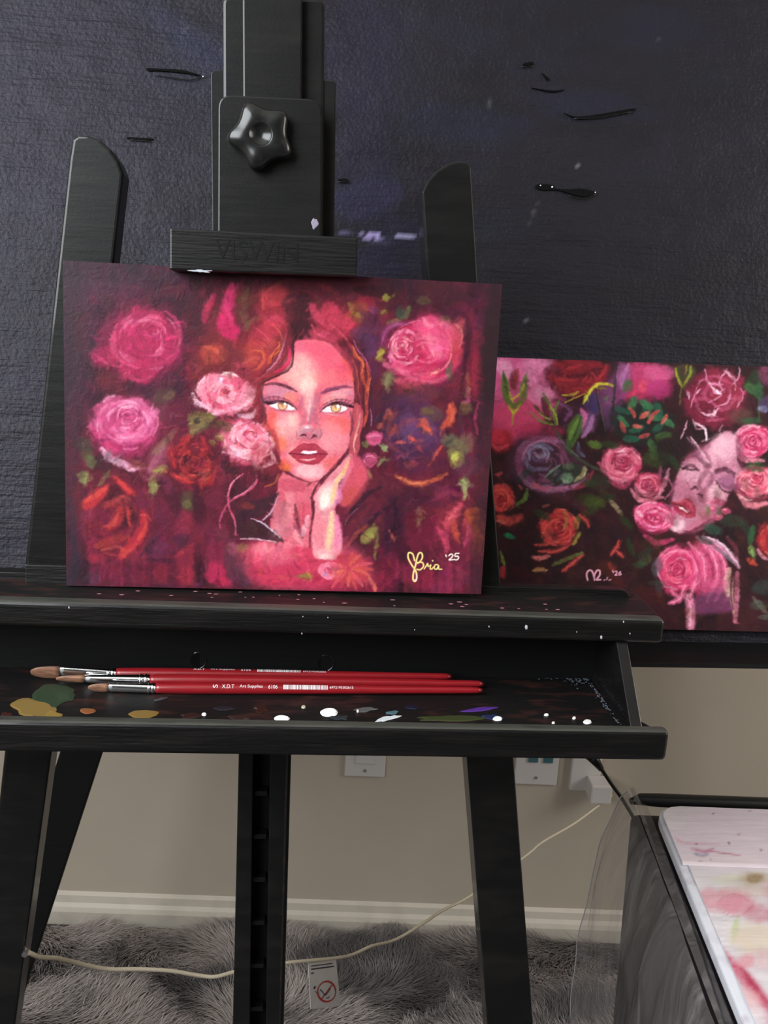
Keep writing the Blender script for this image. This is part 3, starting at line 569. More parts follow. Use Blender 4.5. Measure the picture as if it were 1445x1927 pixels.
    P('d04c66', [(1110, 760), (1190, 705), (1300, 690), (1500, 690), (1750, 720), (1860, 830), (1830, 930), (1500, 960), (1220, 940), (1140, 860)], f=60); B('d85a70', 1290, 730, 100, 40, a=.7); B('b83450', 1330, 880, 150, 60, a=.7); B('a82a48', 1270, 920, 90, 30, a=.6)
    c.at(500, 800, 3.141)
    P('c83c58', [(-80, 720), (60, 690), (280, 720), (410, 770), (480, 850), (450, 940), (250, 960), (20, 950), (-90, 860)], f=50)
    B('dc5c74', 60, 720, 110, 40, 0, a=.8); B('e27888', 130, 700, 60, 24, a=.7); B('b63050', 100, 850, 150, 60, a=.6); B('ac2c4c', 320, 930, 160, 40, a=.7); B('94243e', 480, 960, 120, 26, a=.7); B('7c7034', 225, 892, 50, 18, 0, a=.8); B('92883c', 230, 890, 30, 10, a=.7); S('d85a70', 30, [(0, 760), (100, 780), (220, 760)], a=.5); B('9c2440', 60, 930, 60, 20, a=.6); B('c0484c', 100, 900, 40, 14, a=.5)
    B('e07284', 40, 770, 130, 60, 0, a=.6, soft=1.0); B('e88890', -20, 730, 60, 30, 0, a=.6, soft=1.0); B('a42c46', 380, 900, 120, 50, 0, a=.5, soft=1.0); S('7c2438', 40, [(-90, 760), (-80, 860), (-60, 960)], a=.5, soft=1.0)
    # neck
    P('e06c7c', [(90, 290), (140, 300), (230, 330), (320, 330), (300, 400), (270, 480), (285, 620), (260, 720), (120, 710), (20, 680), (40, 540), (60, 420)], f=8)
    B('b84058', 150, 360, 90, 40, 10, a=.6); B('e88a94', 130, 500, 40, 110, 10, a=.6); B('c84c60', 90, 470, 30, 90, 5, a=.6); B('e8949c', 60, 640, 40, 50, 0, a=.6); B('d04860', 230, 530, 40, 80, 0, a=.6); B('8c4a4c', 100, 500, 16, 60, 8, a=.6)
    S('5a2430', 18, [(175, 470), (185, 570), (215, 670)], a=.9); S('e8a0a8', 22, [(155, 600), (180, 660), (215, 710)], a=.7); S('eca8b4', 34, [(250, 540), (235, 600), (215, 650)], a=.85); S('641c2c', 14, [(190, 560), (210, 640)], a=.6); S('b83a50', 16, [(215, 440), (225, 520), (215, 600)], a=.5); S('ec98a4', 20, [(120, 400), (140, 480), (140, 560)], a=.4)
    c.at(100, 800, 3.141)
    P('3c2028', [(1180, 560), (1240, 580), (1310, 630), (1360, 690), (1250, 680), (1110, 660), (1090, 610)], f=8); P('34202a', [(1240, 430), (1330, 400), (1310, 460), (1230, 540), (1170, 545), (1130, 560), (1080, 640), (1060, 560), (1130, 470)], f=14, a=.8)
    c.daub(2600, 20, 6, .15, .6, seed=3, skip=lambda x, y: 500 < x < 680 and 660 < y < 900)
    c.warp(1.3, 8, 5)
    S('d8c0d4', [5, 10, 11, 6], [(1168, 552), (1230, 575), (1290, 620), (1340, 665)], a=.95); S('c8a8c0', [9, 12, 5], [(1240, 560), (1290, 510), (1330, 420)], a=.9); S('e4b8c4', [5, 12, 5], [(1105, 672), (1200, 675), (1320, 690)], a=.9); P('b86878', [(1330, 440), (1290, 560), (1360, 650), (1400, 650), (1390, 500)], f=14, a=.55)
    # ribbon tendrils
    S('cc5474', 13, [(1120, 290), (1060, 340), (1035, 420), (1045, 500), (1075, 570), (1078, 650)], a=.95, taper=.6); S('c85070', 13, [(1200, 290), (1200, 340), (1140, 400), (1060, 440), (1010, 500), (985, 570), (990, 610)], a=.95, taper=.6); S('e898ac', 6, [(1110, 295), (1055, 345), (1032, 420)], a=.8); S('e898ac', 6, [(1198, 330), (1140, 392), (1070, 430)], a=.7); S('a05888', 8, [(1020, 500), (985, 560)], a=.6)
    S('b45a34', 12, [(1330, 290), (1310, 340), (1250, 365)], a=.8); B('8a3030', 1150, 480, 40, 20, 0, a=.6)
    c.at(100, 480, 3.141)
    c.petals(560, 500, 200, ('d2567c', 'c23a64', '9c2850', 'e07a98', '8a1f44'), 61, 46, .9, .6); c.petals(430, 990, 190, ('e48cac', 'd86c98', 'b84474', 'f0b0c8', '9c3060'), 62, 52, .85, .65); c.petals(590, 455, 70, ('e88aa4', '7c1a3c', 'c23a64'), 63, 18, .8, .7); c.petals(438, 945, 75, ('f0a8c0', '8c284c', 'd86c98'), 64, 22, .85, .75)
    c.at(100, 800, 3.141)
    c.petals(830, 220, 150, ('b83034', '7a1c26', 'c84840', '5c1620'), 65, 40, .9, .65); c.petals(380, 560, 220, ('a83036', 'b83c3a', '6c1c2c', '8c2634', 'c84a40'), 66, 30, 1.3, .22)
    for (x, y, rx, ry, cl) in ((650, 520, 120, 160, '5c1c30'), (740, 700, 130, 130, '6c2038'), (560, 850, 200, 90, '6a1c30'), (930, 560, 110, 200, '601e32')): B(cl, x, y, rx, ry, 0, a=.35, soft=1.0)
    c.at(500, 500, 3.141)
    c.petals(950, 500, 215, ('e06a88', 'd0486c', 'b83058', 'f0909c', 'c03c5c'), 67, 50, .9, .6, 10); c.petals(810, 475, 90, ('f4b4bc', 'c03c64', 'e88aa0', 'a83052'), 68, 26, .95, .75); c.petals(880, 970, 190, ('5c3860', '4a2a4a', 'c85844', '6c4870', '3a2038', 'b0483c'), 69, 40, .95, .28)
    c.petals(200, 260, 260, ('b83448', '8c2434', 'd04a58', '5a1a26', '3a1620', 'c0463c'), 70, 40, .7, .28)
    c.at(500, 800, 3.141); c.petals(1130, 640, 190, ('c84a58', 'b03c4c', '7c2034', 'c0503c', '5c1a2a'), 71, 26, 1.3, .2); c.petals(640, 520, 200, ('5a1e2e', '7c2838', '3c1824', '94343c'), 72, 26, .9, .2)
    # --- rose at the temple and rose at the cheek
    c.at(100, 480, 3.141)
    c.rose(1015, 820, 165, ('a8304c', 'd05470', 'e890a4', 'f4c4cc'), .72, 10, 5, 1.2); c.rose(1010, 810, 80, ('a02840', 'd4607a', 'eca0b0', 'f6d0d4'), .9, 0, 6, 1.2)
    S('f2c4d4', 30, [(825, 820), (850, 870), (920, 910)], a=.9); S('eaa8bc', 34, [(880, 880), (970, 930), (1080, 900)], a=.75); S('f0c0d0', 34, [(1100, 950), (1170, 950), (1200, 910)], a=.9); S('f4ccd4', 26, [(1180, 790), (1180, 840), (1130, 890)], a=.8); S('c03c54', 30, [(1000, 970), (1070, 990), (1140, 970)], a=.8); S('f4d8d8', 16, [(1000, 695), (1050, 700), (1090, 720)], a=.85); S('e08090', 34, [(880, 760), (940, 730), (1000, 740)], a=.6); S('b83450', 16, [(900, 780), (930, 850), (1000, 890)], a=.6); S('d86880', 50, [(1050, 1000), (1130, 980)], a=.5)
    B('7c2030', 1030, 810, 20, 18, a=.8); A('f0b0b8', 10, 1020, 805, 40, 36, 160, 380, a=.9)
    c.at(100, 800, 3.141)
    c.rose(1155, 100, 150, ('b03c54', 'd86c84', 'eca4b4', 'f6d4dc'), .8, 10, 15, 1.1, cy=-.3); c.rose(1165, 60, 80, ('a83048', 'd86078', 'eca0b0', 'f4c8d0'), .85, 0, 16, 1.0)
    S('f0c4d0', 30, [(1050, 130), (1110, 160), (1170, 150)], a=.85); S('f4d0dc', 26, [(1290, 160), (1300, 210), (1240, 250)], a=.9); S('e8a4b4', 30, [(1200, 180), (1190, 230), (1230, 260)], a=.7); S('f0bcc8', 22, [(1270, 50), (1300, 110), (1260, 160)], a=.8); S('c8546c', 34, [(1020, 160), (1090, 200), (1170, 230)], a=.75); S('f0c0cc', 14, [(1000, 160), (1060, 170), (1120, 190)], a=.7); S('efb4c2', 14, [(1200, 250), (1230, 200), (1280, 170)], a=.8); S('b03c50', 16, [(1040, 190), (1100, 230), (1170, 240)], a=.6)
    B('2c1a1e', 1040, 250, 60, 30, 30, a=.6); B('3c1c24', 1230, 290, 80, 40, 30, a=.6)
    c.daub(700, 12, 4, .14, .7, (360, 690, 525, 900), seed=9)
    # --- face
    c.at(470, 600, 5.667)
    B('8c2c34', 150, 700, 150, 330, 10, a=.5, soft=.8); B('9a3236', 180, 1480, 190, 160, 20, a=.45, soft=.8); B('a03440', 220, 380, 260, 260, 0, a=.5, soft=.8)
    c.at(470, 600, 5.667)
    P('e46c7c', [(480, 255), (570, 225), (710, 225), (860, 270), (980, 400), (1060, 520), (1100, 650), (1115, 780), (1105, 920), (1090, 1060), (1075, 1200), (1060, 1340), (1000, 1440), (900, 1560), (820, 1650), (740, 1720), (640, 1738), (540, 1700), (450, 1650), (380, 1570), (330, 1500), (300, 1400), (260, 1250), (200, 1120), (160, 1000), (140, 880), (130, 780), (150, 690), (260, 630), (400, 570), (460, 490), (472, 380)], a=1, f=10)
    B('f09c9c', 560, 560, 190, 210, 10, a=.85, soft=.8); B('f4c0b4', 590, 590, 150, 180, 10, a=.7, soft=1.2); B('e2546e', 870, 480, 230, 170, 30, a=.7, soft=1.0); B('e4566e', 740, 320, 220, 80, 10, a=.75, soft=1.0); B('e87878', 880, 620, 180, 80, 0, a=.6, soft=.8); B('f4ccbe', 620, 730, 80, 110, 0, a=.7, soft=.8); B('d8607c', 530, 300, 70, 60, 0, a=.6)
    S('d85a48', 50, [(990, 420), (1060, 530), (1100, 660)], a=.7); S('e0503c', 16, [(250, 650), (350, 630), (440, 660)], a=.7); B('eca49c', 380, 620, 90, 40, -20, a=.6)
    # eye sockets, cheeks, jaw
    B('c0849c', 300, 780, 150, 70, 12, a=.7, soft=.7); B('e0806c', 430, 840, 70, 60, 20, a=.7); B('e09a98', 900, 850, 130, 60, -10, a=.7); B('dc98a0', 980, 790, 130, 46, -8, a=.8); B('c07088', 1080, 820, 40, 60, a=.6); B('a05a78', 180, 860, 60, 50, 0, a=.7)
    B('e05850', 220, 1080, 70, 110, 10, a=.8, soft=.7); B('e86050', 300, 1250, 70, 130, -15, a=.8, soft=.7); B('e4805c', 350, 1330, 50, 80, a=.6); B('f2b8b4', 400, 1130, 130, 130, 20, a=.75, soft=.8); B('f6cebe', 470, 1080, 60, 70, a=.6, soft=.9); B('d89090', 440, 1250, 90, 90, a=.6, soft=.8)
    B('e4605c', 960, 1130, 160, 100, 0, a=.8, soft=.8); B('ea9098', 860, 1230, 130, 130, a=.7, soft=.8); B('e48892', 930, 1330, 120, 110, 0, a=.7, soft=.8); B('e49aa0', 800, 1380, 100, 110, a=.5, soft=.8); B('f4b8bc', 640, 1620, 180, 90, 0, a=.85, soft=.8); B('f0bcc0', 620, 1640, 90, 50, a=.6, soft=.9); B('dc5c44', 360, 1560, 60, 60, 40, a=.85); B('e0703c', 400, 1590, 50, 40, 30, a=.7); B('d8605c', 860, 1540, 90, 60, -40, a=.7); B('eaa49c', 470, 1440, 70, 100, 0, a=.7, soft=.8)
    # nose
    B('e8b0ac', 640, 900, 60, 130, 0, a=.7, soft=.8); S('a85c74', 60, [(710, 800), (690, 920), (690, 1040), (720, 1120)], a=.7, soft=.8); S('b06a80', 40, [(580, 1000), (570, 1080), (550, 1150)], a=.6, soft=.8); S('9c5c78', 50, [(640, 960), (640, 1060), (630, 1120)], a=.55, soft=.9); S('c08090', 36, [(540, 820), (560, 920), (600, 1000)], a=.5, soft=.9)
    B('d8a8b4', 610, 1170, 60, 40, 0, a=.8, soft=.7); B('f4dcdc', 610, 1160, 30, 16, a=.9); B('a86878', 640, 1230, 130, 60, 0, a=.6, soft=.7); B('b87884', 730, 1210, 40, 60, a=.6); B('c89098', 540, 1210, 40, 50, a=.6)
    S('4a1c2c', [10, 26, 12], [(535, 1250), (570, 1235), (600, 1250)], a=.95); S('4a1c2c', [12, 26, 10], [(655, 1270), (690, 1245), (720, 1255)], a=.95); S('7c3c50', 10, [(600, 1255), (635, 1285), (660, 1270)], a=.8); S('8c4c60', 10, [(500, 1210), (500, 1260), (530, 1285)], a=.7); S('8c4458', 10, [(755, 1180), (760, 1240), (735, 1290)], a=.7); S('dca8ac', 14, [(660, 1220), (700, 1200)], a=.5)
    # brows
    S('4e2434', [14, 26, 34, 34, 14], [(140, 710), (240, 690), (340, 705), (420, 735), (500, 775)], a=.92, soft=.35); S('8a3848', 10, [(350, 700), (430, 725)], a=.6); S('7c3858', [20, 44, 40, 30, 12], [(765, 790), (830, 760), (920, 740), (1010, 725), (1095, 730)], a=.92, soft=.4); S('5a2a48', 18, [(780, 800), (860, 765), (960, 740)], a=.6)
    S('9c5060', 20, [(760, 800), (740, 860), (735, 920)], a=.5, soft=.8)
    # lids and eyes
    S('7a3448', 16, [(150, 850), (240, 830), (340, 845), (430, 885), (490, 940)], a=.85); S('a85c70', 40, [(180, 880), (260, 860), (360, 880)], a=.6, soft=.7); S('7c3c54', 14, [(745, 960), (810, 905), (900, 865), (1000, 860), (1090, 880)], a=.85)
    P('f6ecf0', [(215, 925), (290, 890), (370, 890), (440, 925), (490, 965), (400, 970), (300, 965)], f=5); P('f6ecf0', [(760, 985), (820, 940), (890, 910), (970, 915), (1040, 955), (1000, 985), (900, 995)], f=5)
    B('c8885c', 350, 925, 47, 45, a=1, soft=.15, wob=.03); B('e8a878', 345, 930, 34, 30, a=.9, soft=.4, wob=.05); B('e0b07c', 355, 950, 30, 16, a=.8); B('fff4ea', 375, 910, 20, 20, a=.95, soft=.3); B('c8905c', 918, 945, 54, 48, a=1, soft=.15, wob=.03); B('e8a87c', 905, 930, 36, 26, a=.9, soft=.4); B('e4bc7c', 920, 965, 36, 20, a=.9); B('fff4ea', 940, 935, 20, 18, a=.95, soft=.3)
    A('4a2028', 9, 350, 925, 50, 50, -10, 190, a=.75, soft=.3, taper=.8); A('4c2428', 9, 918, 945, 57, 52, -10, 190, a=.75, soft=.3, taper=.8); A('5a2c30', 7, 350, 925, 50, 50, 190, 350, a=.5); A('5a2c30', 7, 918, 945, 57, 52, 190, 350, a=.5)
    S('34141f', [30, 40, 26, 22, 10], [(165, 890), (230, 895), (320, 878), (420, 905), (500, 965)], a=.97, soft=.25); S('34141f', [10, 22, 30, 44, 20], [(750, 990), (830, 925), (920, 895), (1010, 910), (1100, 945)], a=.97, soft=.25); S('5c2438', 20, [(1020, 925), (1070, 930), (1095, 900)], a=.8)
    S('8c4c60', 8, [(230, 940), (300, 975), (400, 985), (480, 975)], a=.85); S('7c3c50', 8, [(770, 990), (850, 1012), (950, 1012), (1050, 970)], a=.85); S('f0c8c4', 8, [(800, 1005), (880, 1022), (960, 1020)], a=.8); S('c88494', 20, [(260, 1000), (360, 1010), (450, 1000)], a=.5, soft=.8)
    for (x, y, u, v) in ((180, 880, 150, 845), (220, 870, 200, 832), (260, 865, 248, 825), (310, 865, 308, 828), (360, 875, 368, 842), (870, 890, 862, 862), (920, 880, 922, 850), (970, 882, 985, 850), (1010, 890, 1035, 858), (1040, 905, 1075, 875), (1060, 920, 1100, 895)): S('34141f', 7, [(x, y), (u, v)], a=.8, soft=.4, taper=.3)
    S('8c5068', 44, [(150, 880), (220, 880), (300, 862)], a=.4, soft=.9); S('8c5068', 44, [(960, 880), (1040, 900), (1095, 920)], a=.45, soft=.9); S('2a1018', [14, 30, 18], [(150, 885), (200, 900), (240, 905)], a=.9, soft=.4); S('2a1018', [12, 30, 14], [(1030, 925), (1070, 935), (1105, 930)], a=.9, soft=.4)
    B('3a1820', 350, 900, 50, 14, 0, a=.55, soft=.5, wob=.05); B('3a1820', 918, 915, 56, 14, 0, a=.55, soft=.5, wob=.05); B('30141a', 352, 925, 15, 15, a=.35, soft=.6); B('30141a', 918, 945, 16, 15, a=.35, soft=.6); B('fff6f0', 378, 906, 13, 13, a=.95, soft=.4); B('fff6f0', 940, 928, 13, 12, a=.95, soft=.4)
    S('8c3c54', 26, [(560, 830), (540, 900), (520, 960)], a=.35, soft=1.0); S('f6d4cc', 22, [(640, 860), (632, 980), (618, 1090)], a=.6, soft=.9)
    # lips
    P('a02c40', [(415, 1435), (470, 1390), (530, 1345), (590, 1322), (625, 1332), (665, 1325), (720, 1345), (780, 1390), (830, 1440), (790, 1490), (720, 1545), (640, 1555), (560, 1540), (490, 1500)], f=5, a=.98)
    S('b84450', 40, [(500, 1390), (580, 1350), (640, 1370)], a=.6); S('b24450', 36, [(660, 1360), (720, 1380), (780, 1420)], a=.55); S('b83c48', 50, [(500, 1490), (620, 1510), (740, 1490)], a=.7); P('f4d8e4', [(540, 1425), (580, 1405), (640, 1410), (700, 1408), (715, 1430), (650, 1442), (570, 1440)], f=4); S('4c1422', 12, [(415, 1437), (500, 1440), (620, 1448), (720, 1442), (832, 1442)], a=.9, soft=.3); P('f4d8e4', [(555, 1422), (600, 1408), (690, 1410), (710, 1428), (640, 1438)], f=4); S('e8a0a8', 20, [(540, 1495), (620, 1510), (700, 1490)], a=.8); S('f0c0c4', 8, [(570, 1495), (600, 1505), (640, 1500), (690, 1492)], a=.9); S('7c1c30', 10, [(490, 1500), (560, 1540), (640, 1553), (720, 1542), (790, 1490)], a=.6); S('e8a8a8', 10, [(560, 1312), (625, 1322), (690, 1315)], a=.5)
    S('5c1c30', 7, [(540, 1370), (560, 1420)], a=.4); S('5c1c30', 7, [(660, 1340), (660, 1400)], a=.4)
    # jaw line, hair framing
    S('702c3c', 9, [(345, 1590), (440, 1660), (540, 1715), (640, 1740), (740, 1722), (830, 1650)], a=.85); S('4a2430', 20, [(830, 1650), (760, 1720), (690, 1820), (650, 1920)], a=.85, soft=.5); S('8c3c50', 14, [(1000, 1440), (920, 1540), (850, 1620)], a=.7)
    S('2e141c', [26, 20, 18, 20, 14, 20], [(500, 170), (460, 260), (462, 420), (420, 540), (300, 600), (120, 690)], a=.95, soft=.35); S('36161f', 40, [(440, 60), (480, 140), (560, 200)], a=.75); S('3a1a24', 50, [(560, 60), (600, 140), (640, 190)], a=.7); S('8c2c34', 20, [(520, 180), (560, 150), (580, 100)], a=.6)
    S('d02850', 40, [(420, 300), (420, 440), (350, 530), (260, 570)], a=.85); S('e03c64', 20, [(430, 330), (420, 430), (370, 500)], a=.7); S('c07088', 26, [(390, 170), (350, 300), (300, 440), (180, 560)], a=.85); S('d890a8', 10, [(385, 200), (345, 320), (290, 440)], a=.7); S('5a2030', 18, [(330, 320), (270, 440), (180, 540), (90, 620)], a=.8); S('5c2430', 16, [(400, 130), (370, 240), (330, 330)], a=.7)
    S('c8542c', 30, [(310, 250), (310, 340), (220, 400), (200, 470)], a=.85); S('d86c3c', 14, [(315, 290), (290, 360), (225, 410)], a=.8); S('c04c34', 30, [(40, 340), (130, 360), (160, 440), (80, 540)], a=.8); S('d06048', 14, [(60, 330), (130, 350), (150, 420)], a=.8); S('8c2430', 30, [(20, 600), (100, 580), (180, 520)], a=.7); S('70202c', 22, [(250, 420), (220, 490), (120, 590)], a=.7); S('a83040', 26, [(60, 640), (150, 620), (230, 590)], a=.6)
    S('b8503c', 26, [(20, 460), (80, 480), (110, 520)], a=.6); B('c83a4c', 220, 120, 120, 80, 0, a=.6); B('b03044', 90, 210, 100, 90, a=.6); B('d04c4c', 200, 250, 80, 60, a=.5); S('a8586c', 14, [(80, 680), (60, 760), (40, 800)], a=.5)
    S('41202a', 26, [(150, 690), (130, 800), (150, 920), (170, 1040), (160, 1120)], a=.7); S('8c2834', 40, [(60, 900), (90, 1020), (60, 1120)], a=.6); S('a83040', 26, [(200, 1130), (260, 1260), (320, 1430)], a=.6); S('5a2028', 22, [(270, 1420), (300, 1500), (330, 1570)], a=.6); S('93343c', 50, [(250, 1180), (290, 1320), (310, 1460)], a=.55)
    # right hair locks
    S('b84a34', [16, 40, 44, 40, 30], [(1090, 290), (1130, 390), (1200, 460), (1200, 620), (1260, 760)], a=.9); S('d86c44', 18, [(1100, 300), (1150, 400), (1210, 470), (1195, 580)], a=.85); S('b85a88', 16, [(1110, 230), (1150, 330), (1230, 430), (1290, 560)], a=.8); S('4a1c28', 34, [(1060, 340), (1120, 480), (1150, 620), (1140, 740)], a=.85); S('c85038', 34, [(1250, 480), (1270, 640), (1240, 820), (1250, 1000), (1220, 1140)], a=.8); S('d87058', 12, [(1290, 620), (1270, 740), (1260, 900)], a=.7); S('7c2834', 30, [(1180, 640), (1190, 760), (1200, 880)], a=.7); S('a03440', 40, [(1000, 180), (1060, 260), (1080, 320)], a=.6); S('b83c50', 40, [(760, 190), (880, 230), (960, 330)], a=.6); S('983040', 20, [(930, 260), (1010, 380), (1070, 500)], a=.6); S('c04860', 60, [(900, 80), (800, 160), (700, 190)], a=.5)
    S('94343c', 44, [(1075, 380), (1130, 520), (1150, 700), (1140, 860)], a=.6, soft=.8); S('c4544c', 12, [(1090, 420), (1140, 560), (1160, 720)], a=.7); S('d88c84', 26, [(1150, 950), (1150, 1100), (1120, 1250)], a=.55, soft=.8); S('a83c48', 16, [(1200, 980), (1190, 1120), (1150, 1300)], a=.6)
    B('5a3054', 1290, 300, 70, 140, 0, a=.65); B('4a2444', 1330, 560, 50, 120, a=.6); S('a870b0', 14, [(1285, 960), (1300, 1050), (1290, 1150)], a=.7); S('5c2030', 20, [(1310, 740), (1320, 900), (1330, 1040)], a=.5)
    # hand and ear side
    P('cc5460', [(1120, 900), (1200, 960), (1210, 1100), (1180, 1240), (1170, 1400), (1110, 1480), (1060, 1440), (1070, 1300), (1090, 1100)], f=10, a=.8); S('e8a090', 22, [(1180, 1010), (1160, 1120), (1110, 1290)], a=.8); S('eeb8a8', 16, [(1150, 1230), (1110, 1320), (1120, 1420)], a=.8); S('6a2c40', [10, 34, 30, 14], [(1070, 980), (1090, 1080), (1090, 1180), (1070, 1240)], a=.85); S('93404f', 10, [(1190, 1000), (1150, 1130), (1100, 1250)], a=.6); S('d8584c', 20, [(1230, 1040), (1220, 1160)], a=.4)
    P('ea8c98', [(1060, 1440), (1100, 1490), (1110, 1580), (1050, 1680), (960, 1740), (930, 1830), (960, 1920), (680, 1940), (720, 1840), (790, 1740), (880, 1640), (980, 1530)], f=8); S('e8b878', [20, 50, 60, 40], [(1060, 1500), (1010, 1620), (940, 1720), (880, 1800)], a=.85, soft=.7); S('f2d8c0', 40, [(980, 1660), (890, 1760), (820, 1840)], a=.6, soft=.8); S('f6ece8', 34, [(870, 1800), (820, 1870), (790, 1930)], a=.85); S('c878b0', 50, [(1090, 1600), (1020, 1700), (960, 1800), (950, 1900)], a=.8); S('7c3850', 9, [(1110, 1520), (1100, 1590), (1050, 1680), (970, 1730), (930, 1820), (950, 1900)], a=.85); S('e8a0a0', 14, [(1020, 1480), (960, 1570), (880, 1660)], a=.5); S('8c3c50', 10, [(1100, 1490), (1040, 1450), (980, 1530)], a=.8)
    c.at(500, 800, 3.141)
    P('dc5870', [(500, 200), (560, 190), (600, 300), (560, 400), (480, 480), (430, 460), (440, 380), (480, 290)], f=14, a=.8); B('d0505c', 540, 330, 60, 90, 20, a=.6); B('b8483c', 500, 420, 60, 50, -40, a=.6); S('8c3040', 26, [(600, 330), (540, 430), (470, 520)], a=.6); S('d87888', 26, [(500, 250), (470, 320), (440, 390)], a=.6)
    P('f09ca4', [(300, 400), (380, 330), (430, 360), (420, 450), (410, 510), (440, 600), (440, 760), (300, 790), (275, 700), (285, 560), (290, 460)], f=8); B('f2dcd0', 360, 420, 44, 70, 15, a=.85, soft=.8); B('f4e8dc', 345, 450, 26, 50, 10, a=.8); S('ecd098', [20, 40, 40, 24], [(390, 520), (385, 600), (375, 680), (365, 730)], a=.85, soft=.7); S('eebc7c', 30, [(420, 330), (400, 400), (390, 460)], a=.7); S('e878a4', 44, [(420, 540), (430, 640), (420, 740)], a=.8); B('e87888', 310, 620, 40, 110, 0, a=.7); S('d880b4', 30, [(430, 390), (440, 430), (410, 470)], a=.7); S('d06c80', 10, [(415, 470), (405, 520), (425, 570)], a=.7); B('f6e8e0', 365, 780, 50, 18, 5, a=.9); B('f0b8b8', 360, 760, 60, 26, a=.5); S('541c2a', 15, [(300, 360), (275, 430), (280, 520), (265, 620), (262, 720)], a=.85, soft=.5)
    # wrist flower
    B('b43444', 480, 850, 130, 90, 0, a=.7); c.rose(380, 860, 70, ('a83058', 'd85478', 'e88098', 'f0a8b8'), .8, 0, 31, .8)
    for k in range(16):
        t = math.radians(-80 + k * 19); L = 100 + 45 * c.r.rand()
        S(['c84c48', 'd86450', 'b43c44', 'd85860'][k % 4], 24, [(490 + 20 * math.cos(t), 850 + 20 * math.sin(t)), (490 + L * .6 * math.cos(t), 850 + L * .5 * math.sin(t)), (490 + L * math.cos(t) * 1.1, 850 + L * .85 * math.sin(t) + 14)], a=.75, taper=.2)
    B('b0606c', 400, 850, 20, 14, a=.5); B('a890c0', 350, 880, 14, 10, a=.6); S('d8705c', 26, [(610, 900), (640, 950), (645, 980)], a=.8)
    c.at(470, 600, 5.667)
    # more loose hair and small accents
    for q, cl, w in (([(20, 250), (120, 300), (160, 400), (120, 500), (20, 560)], 'c84c3c', 16), ([(250, 60), (330, 160), (330, 260), (250, 360), (220, 470)], 'd86848', 14), ([(300, 30), (390, 120), (380, 230)], '9c2c3c', 22), ([(60, 100), (160, 170), (230, 260)], 'd0485c', 20), ([(350, 420), (280, 520), (150, 600), (40, 680)], 'a84c60', 14),
        ([(120, 420), (70, 500), (10, 540)], '6c2028', 14), ([(200, 300), (150, 240), (60, 200)], '74242c', 14), ([(720, 40), (800, 110), (900, 150), (980, 240)], '8c2434', 22), ([(660, 60), (700, 150), (800, 190)], 'd85068', 22), ([(860, 60), (960, 140), (1040, 220)], 'd04a60', 20), ([(1180, 480), (1240, 600), (1220, 740), (1260, 880), (1230, 1020)], '7c2430', 12), ([(1150, 700), (1170, 820), (1190, 940)], 'c04c48', 14)):
        S(cl, w, q, a=.75, soft=.6)
    S('3c1820', 9, [(440, 250), (380, 400), (290, 510), (160, 600)], a=.6); S('3c1820', 8, [(340, 180), (320, 300), (260, 380), (230, 460)], a=.6)
    S('e8909c', 22, [(480, 520), (440, 590), (340, 640)], a=.5, soft=.8); B('d84058', 1000, 560, 80, 120, 20, a=.5, soft=.9); B('f0a8a0', 470, 640, 90, 60, 10, a=.5, soft=.9)
    # grain of the coloured-pencil face, canvas tooth, darker brown margins
    c.daub(1100, 6, 2.2, .08, .4, (490, 640, 700, 1090), seed=21)
    c.daub(2200, 12, 3.5, .13, .4, seed=22, skip=lambda x, y: 495 < x < 700 and 640 < y < 960)
    c.warp(.7, 5, 25)
    g = fnoise(c.h, c.w, 2.2, 2.2, 91, 2) - .5
    c.im *= (1 + .16 * g)[..., None]
    c.at(0, 0, 1)
    S('2c2024', 40, [(927, 540), (918, 800), (900, 1112)], a=.6, soft=.8, taper=.9); S('33262e', 46, [(130, 492), (126, 800), (130, 1100)], a=.55, soft=.9, taper=.9); S('2e1e26', 46, [(120, 500), (500, 512), (940, 545)], a=.5, soft=1.0, taper=.9)
    # gold signature: tall looped heart-B, "ria" and the year
    c.at(500, 800, 3.141)
    G = lambda w, p, cl='f2e48c': (S('5a2030', w + 5, p, a=.35, soft=.5, taper=.9), S(cl, w, p, a=1, soft=.25, taper=.85, b=.05))
    G(10, [(880, 800), (868, 762), (845, 755), (842, 785), (862, 825), (885, 860), (893, 895), (885, 922), (872, 915), (872, 880), (885, 830), (893, 790), (905, 758), (922, 758), (925, 785), (908, 810), (895, 818)])
    G(9, [(895, 812), (925, 812), (932, 835), (912, 855), (893, 852)]); S('fbd0d8', 8, [(890, 880), (890, 915), (876, 915)], a=.9, b=.05)
    G(8, [(937, 850), (950, 830), (957, 818), (960, 835), (975, 828)]); G(8, [(975, 826), (972, 848), (982, 850), (992, 838)]); G(8, [(1018, 826), (1002, 826), (996, 845), (1010, 852), (1022, 832), (1022, 850), (1040, 852)]); G(8, [(985, 800), (988, 804)])
    Wt = 'f6eee0'
    G(8, [(1064, 768), (1068, 778)], Wt); G(8, [(1082, 772), (1095, 762), (1106, 770), (1098, 784), (1084, 797), (1110, 795)], Wt); G(8, [(1142, 758), (1122, 760), (1119, 775), (1136, 776), (1139, 788), (1126, 797), (1114, 793)], Wt)
    return c
def s_rot(x):
    return (x * 37) % 50 - 25
